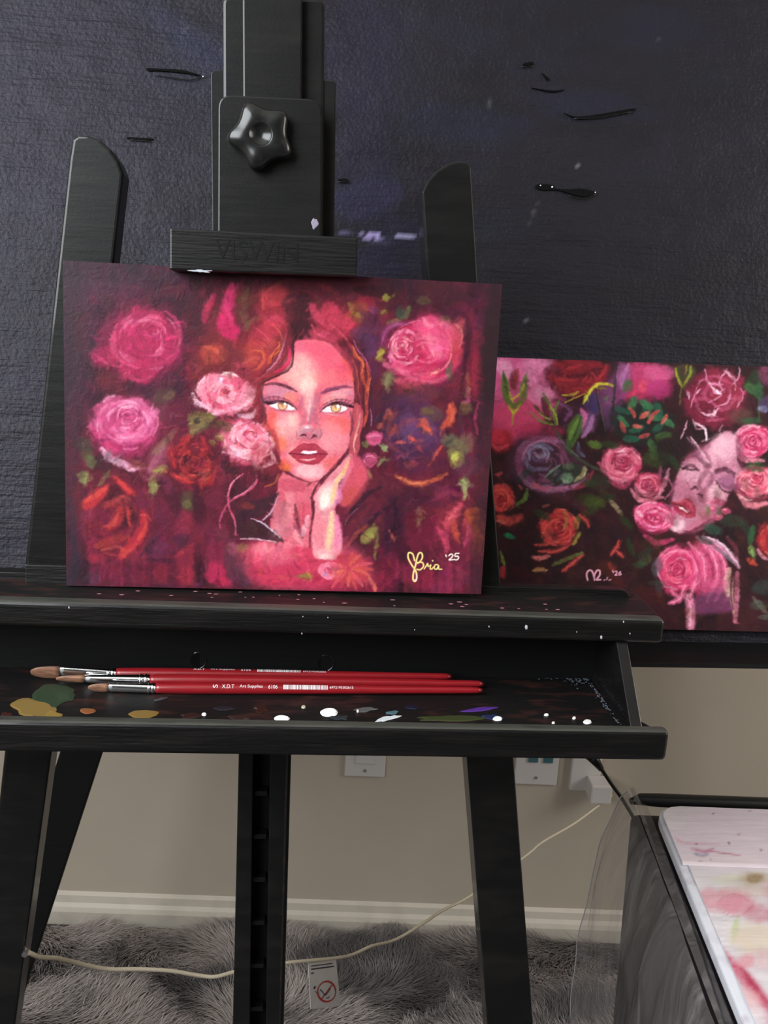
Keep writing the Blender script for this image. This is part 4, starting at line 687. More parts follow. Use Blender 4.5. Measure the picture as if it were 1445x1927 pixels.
def paint_roses():
    c = Canvas(895, 655, 1600, 1215, '2a1418', 17)
    S, B, P, A = c.stroke, c.blob, c.poly, c.arc
    R = c.rose
    c.mottle('3c1a22', 50, 50, .4, .75, .8, 21); c.mottle('1c1216', 40, 40, .45, .8, .7, 22); c.mottle('40201c', 20, 30, .5, .8, .5, 23)
    c.at(900, 660, 2.651)
    # pink sky-like passage along the top left and top centre
    B('b84a74', 200, 190, 210, 200, 0, a=.95, soft=.5); B('d880a8', 290, 100, 100, 80, 0, a=.8); B('c85888', 130, 120, 90, 110, 0, a=.8); B('b03458', 130, 370, 130, 100, 0, a=.9); B('c04064', 210, 330, 120, 100, 0, a=.8); B('a82c50', 320, 400, 120, 40, 0, a=.7)
    B('e0a0bc', 130, 90, 40, 60, -30, a=.7); B('c87898', 350, 190, 70, 50, -20, a=.8); B('d890b0', 300, 230, 60, 40, 10, a=.5); B('9c3c64', 340, 140, 50, 40, 0, a=.5)
    B('8c2048', 820, 170, 160, 100, 0, a=.9, soft=.5); B('b8406c', 830, 130, 130, 70, 0, a=.85); B('c45680', 900, 110, 80, 40, 0, a=.7); B('b03058', 780, 210, 80, 60, 0, a=.7); B('d04a60', 820, 180, 24, 30, a=.7); S('c83c54', 26, [(740, 270), (760, 230), (790, 200)], a=.7); B('a4306c', 900, 190, 60, 50, 0, a=.6)
    B('4c1420', 500, 140, 170, 90, 0, a=.95, soft=.4)
    for q in ([(380, 60), (470, 100), (570, 80)], [(360, 130), (450, 160), (560, 140)], [(420, 60), (530, 50), (620, 80)], [(560, 160), (620, 130), (650, 80)], [(480, 190), (560, 190), (610, 150)], [(400, 170), (470, 200), (540, 200)]): S('84202a', 40, q, a=.8)
    for q in ([(600, 140), (630, 100), (640, 70)], [(440, 90), (520, 70)], [(390, 140), (470, 150)]): S('a83034', 18, q, a=.8)
    B('3a2030', 700, 130, 60, 90, 0, a=.7); B('7a4070', 690, 200, 60, 90, 10, a=.7); B('9c5888', 720, 120, 40, 60, 10, a=.7); S('b070a0', 24, [(750, 70), (720, 130), (715, 190)], a=.7); B('6a3a60', 620, 250, 60, 80, a=.8); B('503050', 660, 330, 50, 60, a=.7); S('281c24', 12, [(690, 60), (680, 170), (670, 300), (655, 410)], a=.9); S('36402c', 6, [(685, 70), (676, 180), (662, 300)], a=.8)
    B('4a3060', 570, 270, 40, 60, 0, a=.8); S('30284c', 36, [(560, 220), (575, 290), (560, 330)], a=.8)
    B('442038', 470, 330, 90, 70, 0, a=.6); B('7c4a78', 540, 360, 50, 60, 20, a=.8); S('b078a8', 26, [(570, 330), (550, 390), (520, 430)], a=.7); S('d86c9c', 24, [(510, 290), (530, 330), (520, 380)], a=.8); S('8c5088', 20, [(400, 260), (460, 300), (430, 350)], a=.6); S('5a7090', 18, [(500, 460), (500, 500), (530, 530)], a=.7)
    # swirl
    B('4a2a3c', 330, 570, 190, 150, 10, a=.8, soft=.4); A('8a4468', 40, 320, 550, 120, 110, 120, 300, a=.85); A('9c5c80', 26, 370, 600, 170, 95, 20, 170, a=.85); A('6c6080', 26, 305, 530, 78, 70, 60, 330, a=.85); A('8c8ca8', 16, 300, 525, 52, 46, 150, 400, a=.85); A('5c4868', 14, 300, 520, 34, 30, 0, 250, a=.85); S('a0a0b8', 18, [(320, 490), (330, 520), (300, 530), (280, 510)], a=.8); A('b86c8c', 12, 325, 545, 105, 95, 180, 320, a=.8); S('7a3c58', 34, [(390, 450), (420, 500), (420, 560)], a=.7); A('a8607c', 14, 400, 600, 150, 85, 10, 120, a=.7); S('c04a58', 20, [(270, 660), (330, 690), (400, 690)], a=.8); S('a03848', 24, [(480, 690), (540, 660), (570, 600)], a=.7)
    P('2c3028', [(330, 640), (390, 580), (480, 560), (540, 590), (530, 640), (450, 670), (380, 660)], f=8); S('7c8c7c', 14, [(330, 635), (365, 600), (405, 570)], a=.85); B('6c8868', 445, 635, 30, 22, 0, a=.9); B('485c40', 450, 580, 30, 18, a=.8); B('90a488', 440, 655, 20, 10, a=.8); S('a89870', 22, [(530, 580), (520, 620), (480, 650)], a=.85); S('c8b880', 8, [(540, 590), (525, 630)], a=.8)
    # buds with yellow-green sepals
    S('5c2024', 40, [(180, 110), (175, 150), (180, 190)], a=.9); S('8c2c34', 22, [(195, 90), (190, 150)], a=.8); P('50602c', [(120, 110), (150, 150), (160, 230), (180, 260), (215, 220), (235, 130), (245, 180), (235, 250), (180, 290), (135, 260), (118, 190)], f=6)
    for q, cl in (([(135, 150), (155, 220), (175, 260)], 'a09a30'), ([(230, 170), (200, 220), (165, 245)], 'b0a834'), ([(150, 270), (180, 300), (215, 260)], '8c8c2c'), ([(240, 110), (215, 180), (205, 230)], '5c7034'), ([(125, 100), (140, 180), (150, 220)], '2c3c20'), ([(175, 300), (172, 340), (165, 370)], '94902c'), ([(150, 280), (175, 310), (195, 290)], 'b4ac38')): S(cl, 12, q, a=.9)
    S('3c1a20', 30, [(320, 240), (335, 290), (345, 330)], a=.9); S('6a2430', 16, [(330, 230), (350, 290)], a=.8)
    for q, cl, w in (([(260, 310), (310, 350), (370, 370)], '6c7c38', 14), ([(320, 210), (360, 280), (390, 340)], '48602c', 14), ([(280, 270), (320, 320), (360, 360)], '38481f', 14), ([(400, 250), (380, 310), (385, 370)], '5c7434', 14), ([(355, 270), (385, 320), (395, 370)], 'a0a438', 10), ([(290, 300), (330, 330), (365, 345)], '8c9838', 8), ([(370, 380), (400, 420), (440, 490), (500, 540), (570, 580), (630, 605)], '3a4434', 16), ([(400, 430), (440, 480), (500, 530)], '60706c', 6),
        ([(440, 440), (450, 480), (470, 500)], '40562c', 14)): S(cl, w, q, a=.9)
    P('445c2c', [(440, 400), (470, 340), (510, 320), (520, 380), (490, 450), (460, 480)], f=8); S('6c8838', 22, [(500, 340), (470, 400), (455, 440)], a=.8); S('28381c', 10, [(510, 330), (490, 400), (460, 470)], a=.8)
    S('a8a030', 20, [(670, 175), (620, 165), (580, 175), (545, 220), (525, 260)], a=.95); S('d0c848', 9, [(650, 170), (600, 165), (560, 200), (530, 250)], a=.9); S('a8a030', 14, [(420, 220), (460, 220), (500, 205)], a=.9); S('c4b83c', 8, [(430, 260), (470, 240), (530, 215)], a=.85); S('7c7828', 10, [(640, 190), (600, 185), (570, 190)], a=.8)
    S('201820', 14, [(585, 190), (600, 270), (620, 350), (640, 440)], a=.9); S('5c6048', 5, [(590, 200), (610, 290), (635, 400)], a=.8); B('3c5c34', 740, 180, 26, 34, 30, a=.8); B('4c6c40', 640, 240, 10, 16, a=.8)
    P('3a3c20', [(980, 90), (1010, 70), (1060, 75), (1085, 100), (1060, 150), (1020, 190), (990, 150)], f=8); S('a09c34', 14, [(985, 90), (995, 140), (1015, 180)], a=.85); S('8c8c34', 16, [(1060, 80), (1055, 120), (1025, 170)], a=.85); S('b0a83c', 9, [(1040, 70), (1030, 120)], a=.8); S('4c2830', 26, [(1020, 75), (1025, 120)], a=.7); S('5c5a2c', 10, [(1012, 190), (1008, 230), (1005, 270)], a=.9)
    # dark green cluster with coral petals
    B('1c2420', 820, 350, 150, 110, 0, a=.9, soft=.4)
    for (x, y, an) in ((770, 260, -60), (720, 300, 20), (840, 300, 60), (880, 330, 10), (790, 390, -20), (900, 300, 70), (930, 420, -10), (870, 480, 60), (840, 270, 30), (760, 440, 0), (950, 360, 40), (720, 350, 50), (900, 380, -40)): B(['24503c', '2c5c3c', '386c44', '2c4c34'][(x + y) % 4], x, y, 40, 17, an, a=.9, soft=.4)
    for (x, y, an) in ((770, 310, 60), (830, 320, -40), (720, 380, 70), (790, 375, 10), (860, 340, -60), (930, 340, -60), (825, 425, -15), (880, 310, -30)): B(['b84848', 'c85850', 'a84040'][(x + y) % 3], x, y, 30, 11, an, a=.9, soft=.4)
    B('4c6c2c', 920, 425, 40, 18, -10, a=.9); B('3a5428', 870, 500, 20, 60, -15, a=.8); B('52702c', 580, 470, 36, 20, 15, a=.9); B('34401f', 880, 540, 60, 40, a=.7); B('2c3820', 960, 540, 30, 20, 40, a=.7); B('28301c', 700, 560, 60, 90, a=.5); B('1e1a18', 960, 480, 90, 90, a=.6)
    # roses of the middle band
    PK = ('80203c', 'b83c5c', 'd86c84', 'eea4b4'); HP = ('8c1c40', 'c83864', 'e0688c', 'f4a4bc'); RD = ('5c1820', 'a0282e', 'c84440', 'd87060')
    R(715, 560, 100, PK, .85, 10, 3, .9, cy=-.2); S('e08098', 22, [(640, 610), (710, 650), (790, 620)], a=.8); S('c05070', 24, [(600, 560), (650, 620), (720, 670)], a=.8); S('d87890', 16, [(720, 490), (770, 500), (790, 560)], a=.8); S('b84060', 26, [(650, 650), (720, 680), (770, 640)], a=.7); S('f0b0bc', 10, [(690, 510), (720, 500), (750, 530)], a=.9)
    R(850, 670, 70, PK, .9, 0, 8, 1); S('d07488', 24, [(760, 690), (800, 740), (870, 750)], a=.85); S('c87c94', 22, [(950, 590), (930, 660), (900, 720)], a=.85); S('a05070', 18, [(910, 580), (905, 640)], a=.8); S('d87c90', 20, [(800, 750), (870, 740), (920, 730)], a=.8); S('602838', 16, [(770, 670), (830, 720), (890, 700)], a=.5); S('b0607c', 12, [(950, 640), (970, 690), (930, 740)], a=.8)
    R(1370, 450, 95, HP, .85, 0, 9, 1.2); S('e888a0', 30, [(1290, 470), (1320, 540), (1420, 550)], a=.85); S('f4b8c4', 22, [(1300, 420), (1330, 380), (1400, 380)], a=.85); R(1385, 650, 100, ('902040', 'd04864', 'e88090', 'f4acb4'), .75, 5, 10, 1.1, cy=-.3); S('e88494', 34, [(1290, 700), (1350, 770), (1445, 760)], a=.85); S('b83c58', 24, [(1300, 690), (1370, 740), (1445, 730)], a=.6); S('f0a0a8', 18, [(1310, 620), (1350, 620)], a=.8)
    # tangled pale rose, top right
    B('7a2038', 1180, 230, 150, 150, 0, a=.95, soft=.35); B('942c44', 1230, 200, 90, 90, a=.7); B('5c1828', 1120, 300, 70, 60, a=.6)
    for q in ([(1130, 90), (1150, 160), (1220, 170)], [(1230, 100), (1280, 150), (1280, 200)], [(1160, 180), (1210, 220), (1150, 260)], [(1110, 310), (1170, 320), (1200, 290)], [(1040, 200), (1055, 240)], [(1300, 80), (1300, 130), (1260, 180)], [(1150, 150), (1180, 210), (1230, 190)], [(1070, 340), (1090, 390), (1130, 390), (1135, 450)], [(1220, 370), (1200, 400)], [(1010, 440), (1030, 390), (1040, 350)], [(1290, 280), (1320, 230), (1310, 190)], [(1180, 280), (1240, 260), (1260, 220)], [(1060, 280), (1080, 220), (1110, 190)], [(1240, 90), (1200, 160), (1230, 200)]): S('d89cb4', 9, q, a=.9, soft=.4)
    for q in ([(1115, 312), (1165, 318), (1200, 285)], [(1165, 185), (1205, 215)], [(1235, 105), (1280, 150)], [(1080, 360), (1130, 390), (1138, 450)]): S('f0d0dc', 13, q, a=.95, soft=.4)
    for q in ([(1100, 150), (1180, 130), (1270, 170)], [(1060, 250), (1130, 240), (1220, 300)], [(1240, 230), (1300, 240), (1330, 200)], [(1140, 350), (1220, 340)]): S('b85070', 18, q, a=.6)
    # face upturned
    P('c88098', [(1210, 420), (1250, 400), (1290, 440), (1290, 540), (1310, 590), (1290, 660), (1250, 720), (1210, 780), (1160, 840), (1090, 880), (1010, 915), (960, 890), (950, 840), (960, 780), (975, 700), (990, 620), (1030, 540), (1090, 500), (1150, 460)], f=8)
    B('e0a8b8', 1230, 480, 70, 70, 0, a=.8, soft=.8); B('d49cac', 1080, 620, 70, 50, 60, a=.7); B('b06880', 1150, 700, 60, 60, a=.6); B('d8a0ac', 1190, 720, 50, 40, 40, a=.8); B('eab8c0', 1180, 680, 22, 40, 30, a=.6); B('b86078', 1120, 860, 90, 30, -30, a=.7); B('e8c0c8', 990, 870, 40, 30, -20, a=.9); B('dca0b0', 1150, 560, 36, 80, 20, a=.7); B('a05068', 1040, 700, 40, 40, a=.5)
    S('4a2030', 18, [(1020, 590), (1060, 570), (1100, 600)], a=.85); S('301820', 12, [(1000, 580), (1040, 590), (1090, 595)], a=.9); S('5a2c3c', 22, [(1030, 540), (1080, 520), (1140, 580)], a=.7); S('6c3448', 26, [(1130, 510), (1150, 570), (1110, 640), (1100, 680)], a=.7, soft=.8); S('3c1a24', 14, [(1060, 690), (1080, 680), (1095, 690)], a=.9); S('3c1a24', 14, [(1095, 715), (1115, 725), (1120, 740)], a=.9); S('8c4c60', 20, [(1040, 660), (1075, 660), (1130, 700)], a=.5)
    S('4a2030', 20, [(1180, 600), (1230, 590), (1290, 620)], a=.85); P('8c5070', [(1190, 650), (1240, 620), (1290, 640), (1300, 690), (1230, 690)], f=8, a=.8); S('2c1420', 10, [(1185, 650), (1210, 690), (1260, 710), (1300, 710)], a=.9); S('5c3048', 16, [(1180, 610), (1240, 600), (1290, 640)], a=.7); S('70405c', 14, [(1200, 665), (1250, 680)], a=.6)
    P('8c2438', [(960, 755), (1000, 755), (1040, 735), (1075, 765), (1085, 800), (1080, 830), (1030, 830), (980, 800)], f=5); P('f2dcd8', [(1005, 775), (1045, 795), (1050, 808), (1010, 790)], f=4); S('c05868', 14, [(985, 760), (1035, 750), (1065, 780)], a=.7); S('4c1420', 7, [(965, 765), (1010, 772), (1060, 815)], a=.9); S('b04858', 14, [(1000, 805), (1040, 825), (1075, 825)], a=.7)
    S('5c2434', 14, [(960, 900), (1000, 915), (1090, 885), (1160, 840)], a=.7); S('703048', 20, [(1290, 440), (1300, 540), (1320, 590)], a=.5); S('e4b4c4', 14, [(1060, 430), (1110, 500), (1150, 560)], a=.85); S('a07088', 14, [(1040, 430), (1080, 480), (1110, 540)], a=.8); S('2c1820', 30, [(1000, 500), (1040, 470), (1090, 490)], a=.7)
    # small rose on chin, small sprig
    R(880, 830, 100, HP, .7, 10, 12, 1.0); S('ec78a4', 26, [(790, 830), (850, 880), (940, 880)], a=.85); S('c83c68', 30, [(830, 920), (890, 960), (970, 940)], a=.85); S('f0a0bc', 16, [(900, 780), (930, 800), (950, 850)], a=.8); S('f0bcc8', 20, [(790, 800), (820, 830)], a=.8); S('a02850', 20, [(800, 880), (880, 910), (950, 890)], a=.6)
    for (x, y) in ((1170, 790), (1210, 760), (1235, 800), (1200, 830), (1180, 750)): B('b84868', x, y, 24, 18, 0, a=.9); B('e0849c', x - 5, y - 6, 10, 7, 0, a=.8)
    B('3c5434', 1200, 800, 14, 22, a=.8); B('48602f', 1145, 800, 12, 24, a=.7); B('2c4838', 1170, 890, 50, 26, 20, a=.8); B('303c2c', 1260, 850, 60, 30, a=.6)
    # lower rose, big
    R(1000, 1090, 120, HP, .95, 0, 14, 1.0, cx=-.05, cy=.05); B('d04c78', 1130, 1080, 100, 130, 10, a=.9, soft=.4); R(990, 1090, 85, ('80183c', 'c03460', 'e0607c', 'f094a8'), .95, 0, 15, .9)
    for q in ([(1050, 960), (1120, 1040), (1130, 1150)], [(1090, 930), (1170, 1020), (1190, 1130), (1140, 1250)], [(1140, 960), (1220, 1040), (1230, 1150), (1180, 1250)], [(1070, 1020), (1090, 1110), (1060, 1220)], [(960, 1200), (1000, 1240), (950, 1260)], [(1030, 1170), (1010, 1230), (960, 1260)]): S('e06890', 30, q, a=.75); S('f0a0b8', 7, q, a=.7)
    for q in ([(1060, 990), (1100, 1080), (1090, 1180)], [(1150, 1020), (1170, 1110), (1140, 1200)], [(1110, 1180), (1080, 1250)]): S('94244c', 12, q, a=.65)
    S('d8a0b8', 30, [(1120, 930), (1190, 960), (1260, 1020), (1300, 1080)], a=.85); S('e8c4d4', 10, [(1140, 930), (1220, 970), (1290, 1060)], a=.85); S('7c6878', 14, [(1150, 970), (1220, 1010), (1280, 1070)], a=.8); S('8c4058', 22, [(1240, 930), (1280, 980), (1290, 1040)], a=.6)
    P('74385c', [(1080, 1240), (1150, 1200), (1250, 1180), (1270, 1290), (1180, 1310), (1090, 1310)], f=16, a=.85); S('e888a8', 48, [(1050, 1230), (1060, 1310), (1060, 1375)], a=.9, taper=.8); S('f4c4d4', 16, [(1060, 1280), (1055, 1370)], a=.8, taper=.8); S('c87088', 26, [(1290, 1110), (1290, 1220), (1280, 1350)], a=.85, taper=.7); S('d8b09c', 34, [(1250, 1090), (1240, 1160), (1245, 1220)], a=.85); S('b89080', 16, [(1270, 1130), (1265, 1240), (1275, 1310)], a=.8); S('3c2028', 8, [(1280, 1090), (1258, 1180), (1270, 1290)], a=.8); B('c05078', 1180, 1170, 60, 40, a=.6); B('a03c60', 1160, 1190, 14, 10, a=.7)
    B('505458', 890, 1080, 26, 50, 10, a=.7); B('40444a', 900, 1190, 16, 40, -10, a=.6); B('3c5030', 830, 1045, 36, 26, -40, a=.85); B('2c3c28', 800, 1070, 30, 20, 0, a=.7); B('34382c', 880, 1160, 40, 14, a=.6)
    # left reds
    for (x, y, rr, sd) in ((110, 740, 70, 41), (400, 880, 95, 42)): R(x, y, rr, RD, 1.0 if x < 200 else .9, -20, sd, .8)
    B('8c2028', 110, 450, 60, 60, a=.9); B('b83040', 100, 430, 40, 40, a=.7); S('d04a58', 20, [(70, 470), (100, 490), (150, 470)], a=.6); S('c84840', 50, [(100, 830), (150, 850), (210, 830)], a=.85); S('d8685c', 18, [(90, 850), (140, 860)], a=.7); B('c04840', 120, 690, 36, 30, a=.7)
    for q in ([(280, 970), (360, 960), (440, 930)], [(300, 1000), (390, 1000), (470, 960)], [(320, 910), (350, 860), (400, 840)], [(430, 870), (460, 900), (450, 950)], [(500, 820), (540, 850), (550, 880)], [(420, 1100), (470, 1060), (520, 1020)], [(660, 1020), (690, 980), (700, 950)], [(650, 1060), (680, 1100)], [(690, 1000), (720, 1030)]): S('a83434', 24, q, a=.85); S('d05c50', 9, q, a=.7)
    S('d87070', 24, [(270, 1030), (310, 1035), (355, 1025)], a=.9); S('b08050', 22, [(275, 1095), (310, 1090), (340, 1095)], a=.95); S('5c6430', 22, [(370, 1070), (440, 1040), (520, 1010)], a=.85); S('a08c3c', 20, [(475, 970), (490, 940), (505, 910)], a=.9); S('7c7434', 16, [(430, 800), (440, 840), (430, 890)], a=.85); S('5c7434', 20, [(245, 690), (230, 740), (190, 770)], a=.9); B('207048', 155, 925, 30, 13, 15, a=.95); S('6c7c34', 16, [(110, 1000), (120, 1040), (130, 1070)], a=.85); S('b03034', 34, [(120, 1080), (118, 1130)], a=.8); B('6c7030', 490, 860, 16, 36, 10, a=.6); S('8c7c5c', 22, [(655, 745), (685, 780), (715, 820)], a=.9); B('44541f', 580, 760, 60, 36, 0, a=.7); B('34401c', 540, 740, 50, 30, a=.6); B('2c3424', 600, 660, 60, 40, a=.6); S('b05050', 16, [(320, 780), (350, 770)], a=.6); S('a04040', 12, [(200, 670), (215, 690)], a=.8); S('b44444', 18, [(85, 620), (120, 610)], a=.8); S('502838', 40, [(380, 700), (450, 740), (530, 800)], a=.5); B('3c2c1c', 860, 980, 60, 60, a=.4); B('4c2418', 640, 1090, 60, 40, a=.5); B('4c1c1c', 830, 1230, 80, 50, a=.5); B('50202a', 720, 1140, 60, 40, a=.4)
    # right side greens, reds and what lies past the frame edge
    P('24301f', [(1330, 160), (1370, 100), (1400, 110), (1410, 180), (1400, 240), (1360, 220)], f=8); B('3c5c34', 1360, 190, 40, 24, 30, a=.9); B('2c4c30', 1400, 200, 20, 50, 0, a=.9); S('34502c', 10, [(1395, 240), (1400, 300), (1395, 360)], a=.9); B('8890b0', 1420, 290, 30, 18, 10, a=.8); B('50446c', 1440, 260, 40, 40, a=.7); B('803c5c', 1440, 110, 40, 60, a=.7); B('5c4438', 1310, 330, 60, 40, a=.6); B('2c5434', 1360, 350, 50, 16, 0, a=.7); B('284420', 1380, 580, 50, 26, a=.8)
    R(1480, 940, 90, RD, 1, 0, 45, .8); B('2c5834', 1362, 920, 16, 50, 10, a=.9); B('6c8044', 1365, 1000, 18, 36, -15, a=.9); B('80a060', 1368, 1010, 8, 22, -15, a=.8); S('c04834', 26, [(1345, 1040), (1385, 1070)], a=.9); S('d08090', 20, [(1390, 990), (1420, 1030), (1450, 1040)], a=.8); S('605c50', 24, [(1370, 1230), (1410, 1280), (1440, 1310)], a=.8); B('4c5848', 1400, 1270, 40, 26, 10, a=.7); B('2c3c34', 1420, 1180, 50, 40, a=.7); B('50584c', 1430, 1330, 36, 14, a=.7)
    R(1640, 560, 110, HP, .9, 0, 46, 1); R(1600, 1150, 110, PK, .9, 0, 47, 1); R(1620, 260, 90, PK, .9, 0, 48, .8)
    c.at(900, 660, 2.651)
    for (x, y, r_, cs, sd, sq) in ((715, 560, 105, ('e0849c', 'b8405f', '84203c', 'f0b0c0', '5c1828'), 1, .85), (850, 670, 75, ('d87c94', '8c2844', 'e8a0b0', '5c1c2c'), 2, .9), (1370, 450, 95, ('f0a4b8', 'c04068', 'f8ccd8', '9c2c50'), 3, .85), (1385, 660, 105, ('f09ca8', 'c03c58', '8c2040', 'f8c4c8'), 4, .8), (880, 840, 105, ('f08cb0', 'c03468', '8c1c44', 'f8bcd0'), 5, .75), (1000, 1090, 125, ('e8809c', 'b03058', '7c1838', 'f0a8bc'), 6, .95), (400, 880, 100, ('c84440', '7c2024', '501418', 'e06c60'), 7, .95), (110, 740, 75, ('c84440', '7c2024', 'd85c54'), 8, 1.1), (480, 130, 150, ('84202a', '5c1820', 'a03034'), 9, .55), (1180, 220, 140, ('b05070', '8c2c48', '5c1828', 'd08ca8'), 10, 1.0), (330, 570, 150, ('8c4c70', '5c3450', '70607c', 'a46c8c'), 11, .9)):
        c.petals(x, y, r_, cs, sd, 34, sq, .6)
    S('5c2438', 30, [(1300, 430), (1310, 520), (1330, 600)], a=.6, soft=.9); S('7c3c50', 40, [(1140, 470), (1080, 510), (1020, 560)], a=.6, soft=.9); S('6c3048', 22, [(985, 640), (965, 720), (955, 790)], a=.6, soft=.8); S('a85c74', 40, [(1000, 650), (990, 720), (1010, 740)], a=.5, soft=.9); B('e8b8c4', 1210, 480, 40, 50, 20, a=.5, soft=1.0); S('8c4860', 30, [(1230, 740), (1190, 800), (1130, 850)], a=.5, soft=.9); S('704058', 18, [(1150, 600), (1170, 640), (1130, 690)], a=.6, soft=.8)
    for (x, y, an) in ((640, 720, 30), (560, 800, -20), (740, 860, 50), (980, 560, 60), (660, 470, 10), (1130, 950, 20), (830, 1010, -30), (1330, 880, 60), (560, 660, 0), (230, 620, -40), (320, 820, 30), (760, 980, 70)): B(['28381f', '34481f', '24342a', '3c3020'][x % 4], x, y, 46, 18, an, a=.7, soft=.6)
    for i in range(40): B(['4c1a20', '3a1418', '5a2018', '30201c'][i % 4], c.r.uniform(60, 1440), c.r.uniform(650, 1350), 40, 22, c.r.uniform(0, 90), a=.35, soft=.9)
    c.daub(2200, 13, 4, .14, .5, seed=31)
    c.warp(1.0, 6, 35)
    g = fnoise(c.h, c.w, 2.2, 2.2, 92, 2) - .5
    c.im *= (1 + .14 * g)[..., None]
    c.im = np.clip(c.im * 1.12, 0, 1)
    # pale pink signature: heart, partly hidden letters and the year
    K = lambda w, p: S('f0a8c0', w, p, a=1, soft=.3, taper=.85, b=.05)
    K(9, [(545, 1145), (540, 1115), (550, 1097), (565, 1098), (575, 1120), (580, 1145)]); K(9, [(577, 1125), (590, 1098), (605, 1098), (605, 1120), (590, 1142), (610, 1142)]); K(5, [(625, 1145), (632, 1143)]); K(5, [(640, 1143), (644, 1130)]); K(5, [(650, 1145), (662, 1142)])
    K(6, [(669, 1098), (674, 1108)]); K(6, [(680, 1102), (690, 1100), (690, 1110), (682, 1120), (694, 1119)]); K(6, [(710, 1101), (701, 1110), (702, 1119), (711, 1117), (708, 1109), (702, 1111)])
    return c
def paint_board():
    """large soft smears of blue, violet and brown over the black plywood; one sample = 2 photo pixels"""
    c = Canvas(-100, -140, 850, 640, '2a2829', 27)
    S, B = c.stroke, c.blob
    c.at(0, 0, 2.0)
    c.mottle('34323c', 60, 30, .4, .75, .8, 61); c.mottle('221f20', 70, 26, .45, .75, .8, 62); c.mottle('2c3040', 90, 40, .55, .8, .6, 63); c.mottle('33282a', 40, 16, .55, .8, .5, 64)
    B('3a3848', 120, 180, 260, 240, 0, a=.5, soft=.9); S('343f60', 50, [(270, 10), (330, 60), (400, 120), (440, 170)], a=.55, soft=.9); S('343c58', 40, [(310, 30), (380, 95), (420, 110)], a=.5, soft=.9); B('383458', 680, 100, 70, 130, 0, a=.5, soft=.9); B('33304e', 690, 300, 60, 90, 0, a=.45, soft=.9)
    B('46426a', 690, 375, 65, 36, -10, a=.75, soft=.5); B('403a5c', 700, 510, 60, 46, 0, a=.6, soft=.8); B('3a3656', 760, 460, 60, 60, 0, a=.5, soft=.9); B('2c3858', 860, 230, 130, 36, 5, a=.5, soft=.9); B('2c3450', 1120, 200, 120, 30, 5, a=.45, soft=.9); B('2c2c40', 1300, 60, 160, 40, 0, a=.4, soft=.9); B('38364c', 1060, 490, 60, 30, 0, a=.45, soft=.9); B('34303c', 930, 490, 60, 20, 0, a=.5)
    B('221c1c', 1200, 560, 300, 110, 0, a=.6, soft=.9)
    c.im *= np.array([.48, .47, .54])
    for q in ([(680, 440), (690, 447), (696, 440)], [(694, 447), (706, 440), (716, 450)], [(704, 452), (712, 446)]): S('b8a8e0', 7, q, a=.95, soft=.4)
    S('b4b0d8', 9, [(745, 441), (762, 445), (780, 443)], a=.95, soft=.4); S('7c78a8', 6, [(640, 436), (670, 444)], a=.6); S('6c6890', 8, [(690, 452), (740, 455)], a=.5)
    r = np.random.RandomState(5)
    for i in range(60): B('9c9ca4', r.uniform(0, 1440), r.uniform(0, 660), 1.0, .9, a=r.uniform(.2, .6), soft=.3)
    for (x, y) in ((688, 69), (645, 123), (1085, 312), (1030, 444), (990, 602), (1024, 34)): B('c8c8cc', x, y, 1.6, 1.4, a=.9, soft=.3)
    S('64646c', 2.5, [(923, 185), (914, 225)], a=.8); S('64646c', 2.5, [(1012, 380), (996, 420)], a=.8)
    return c
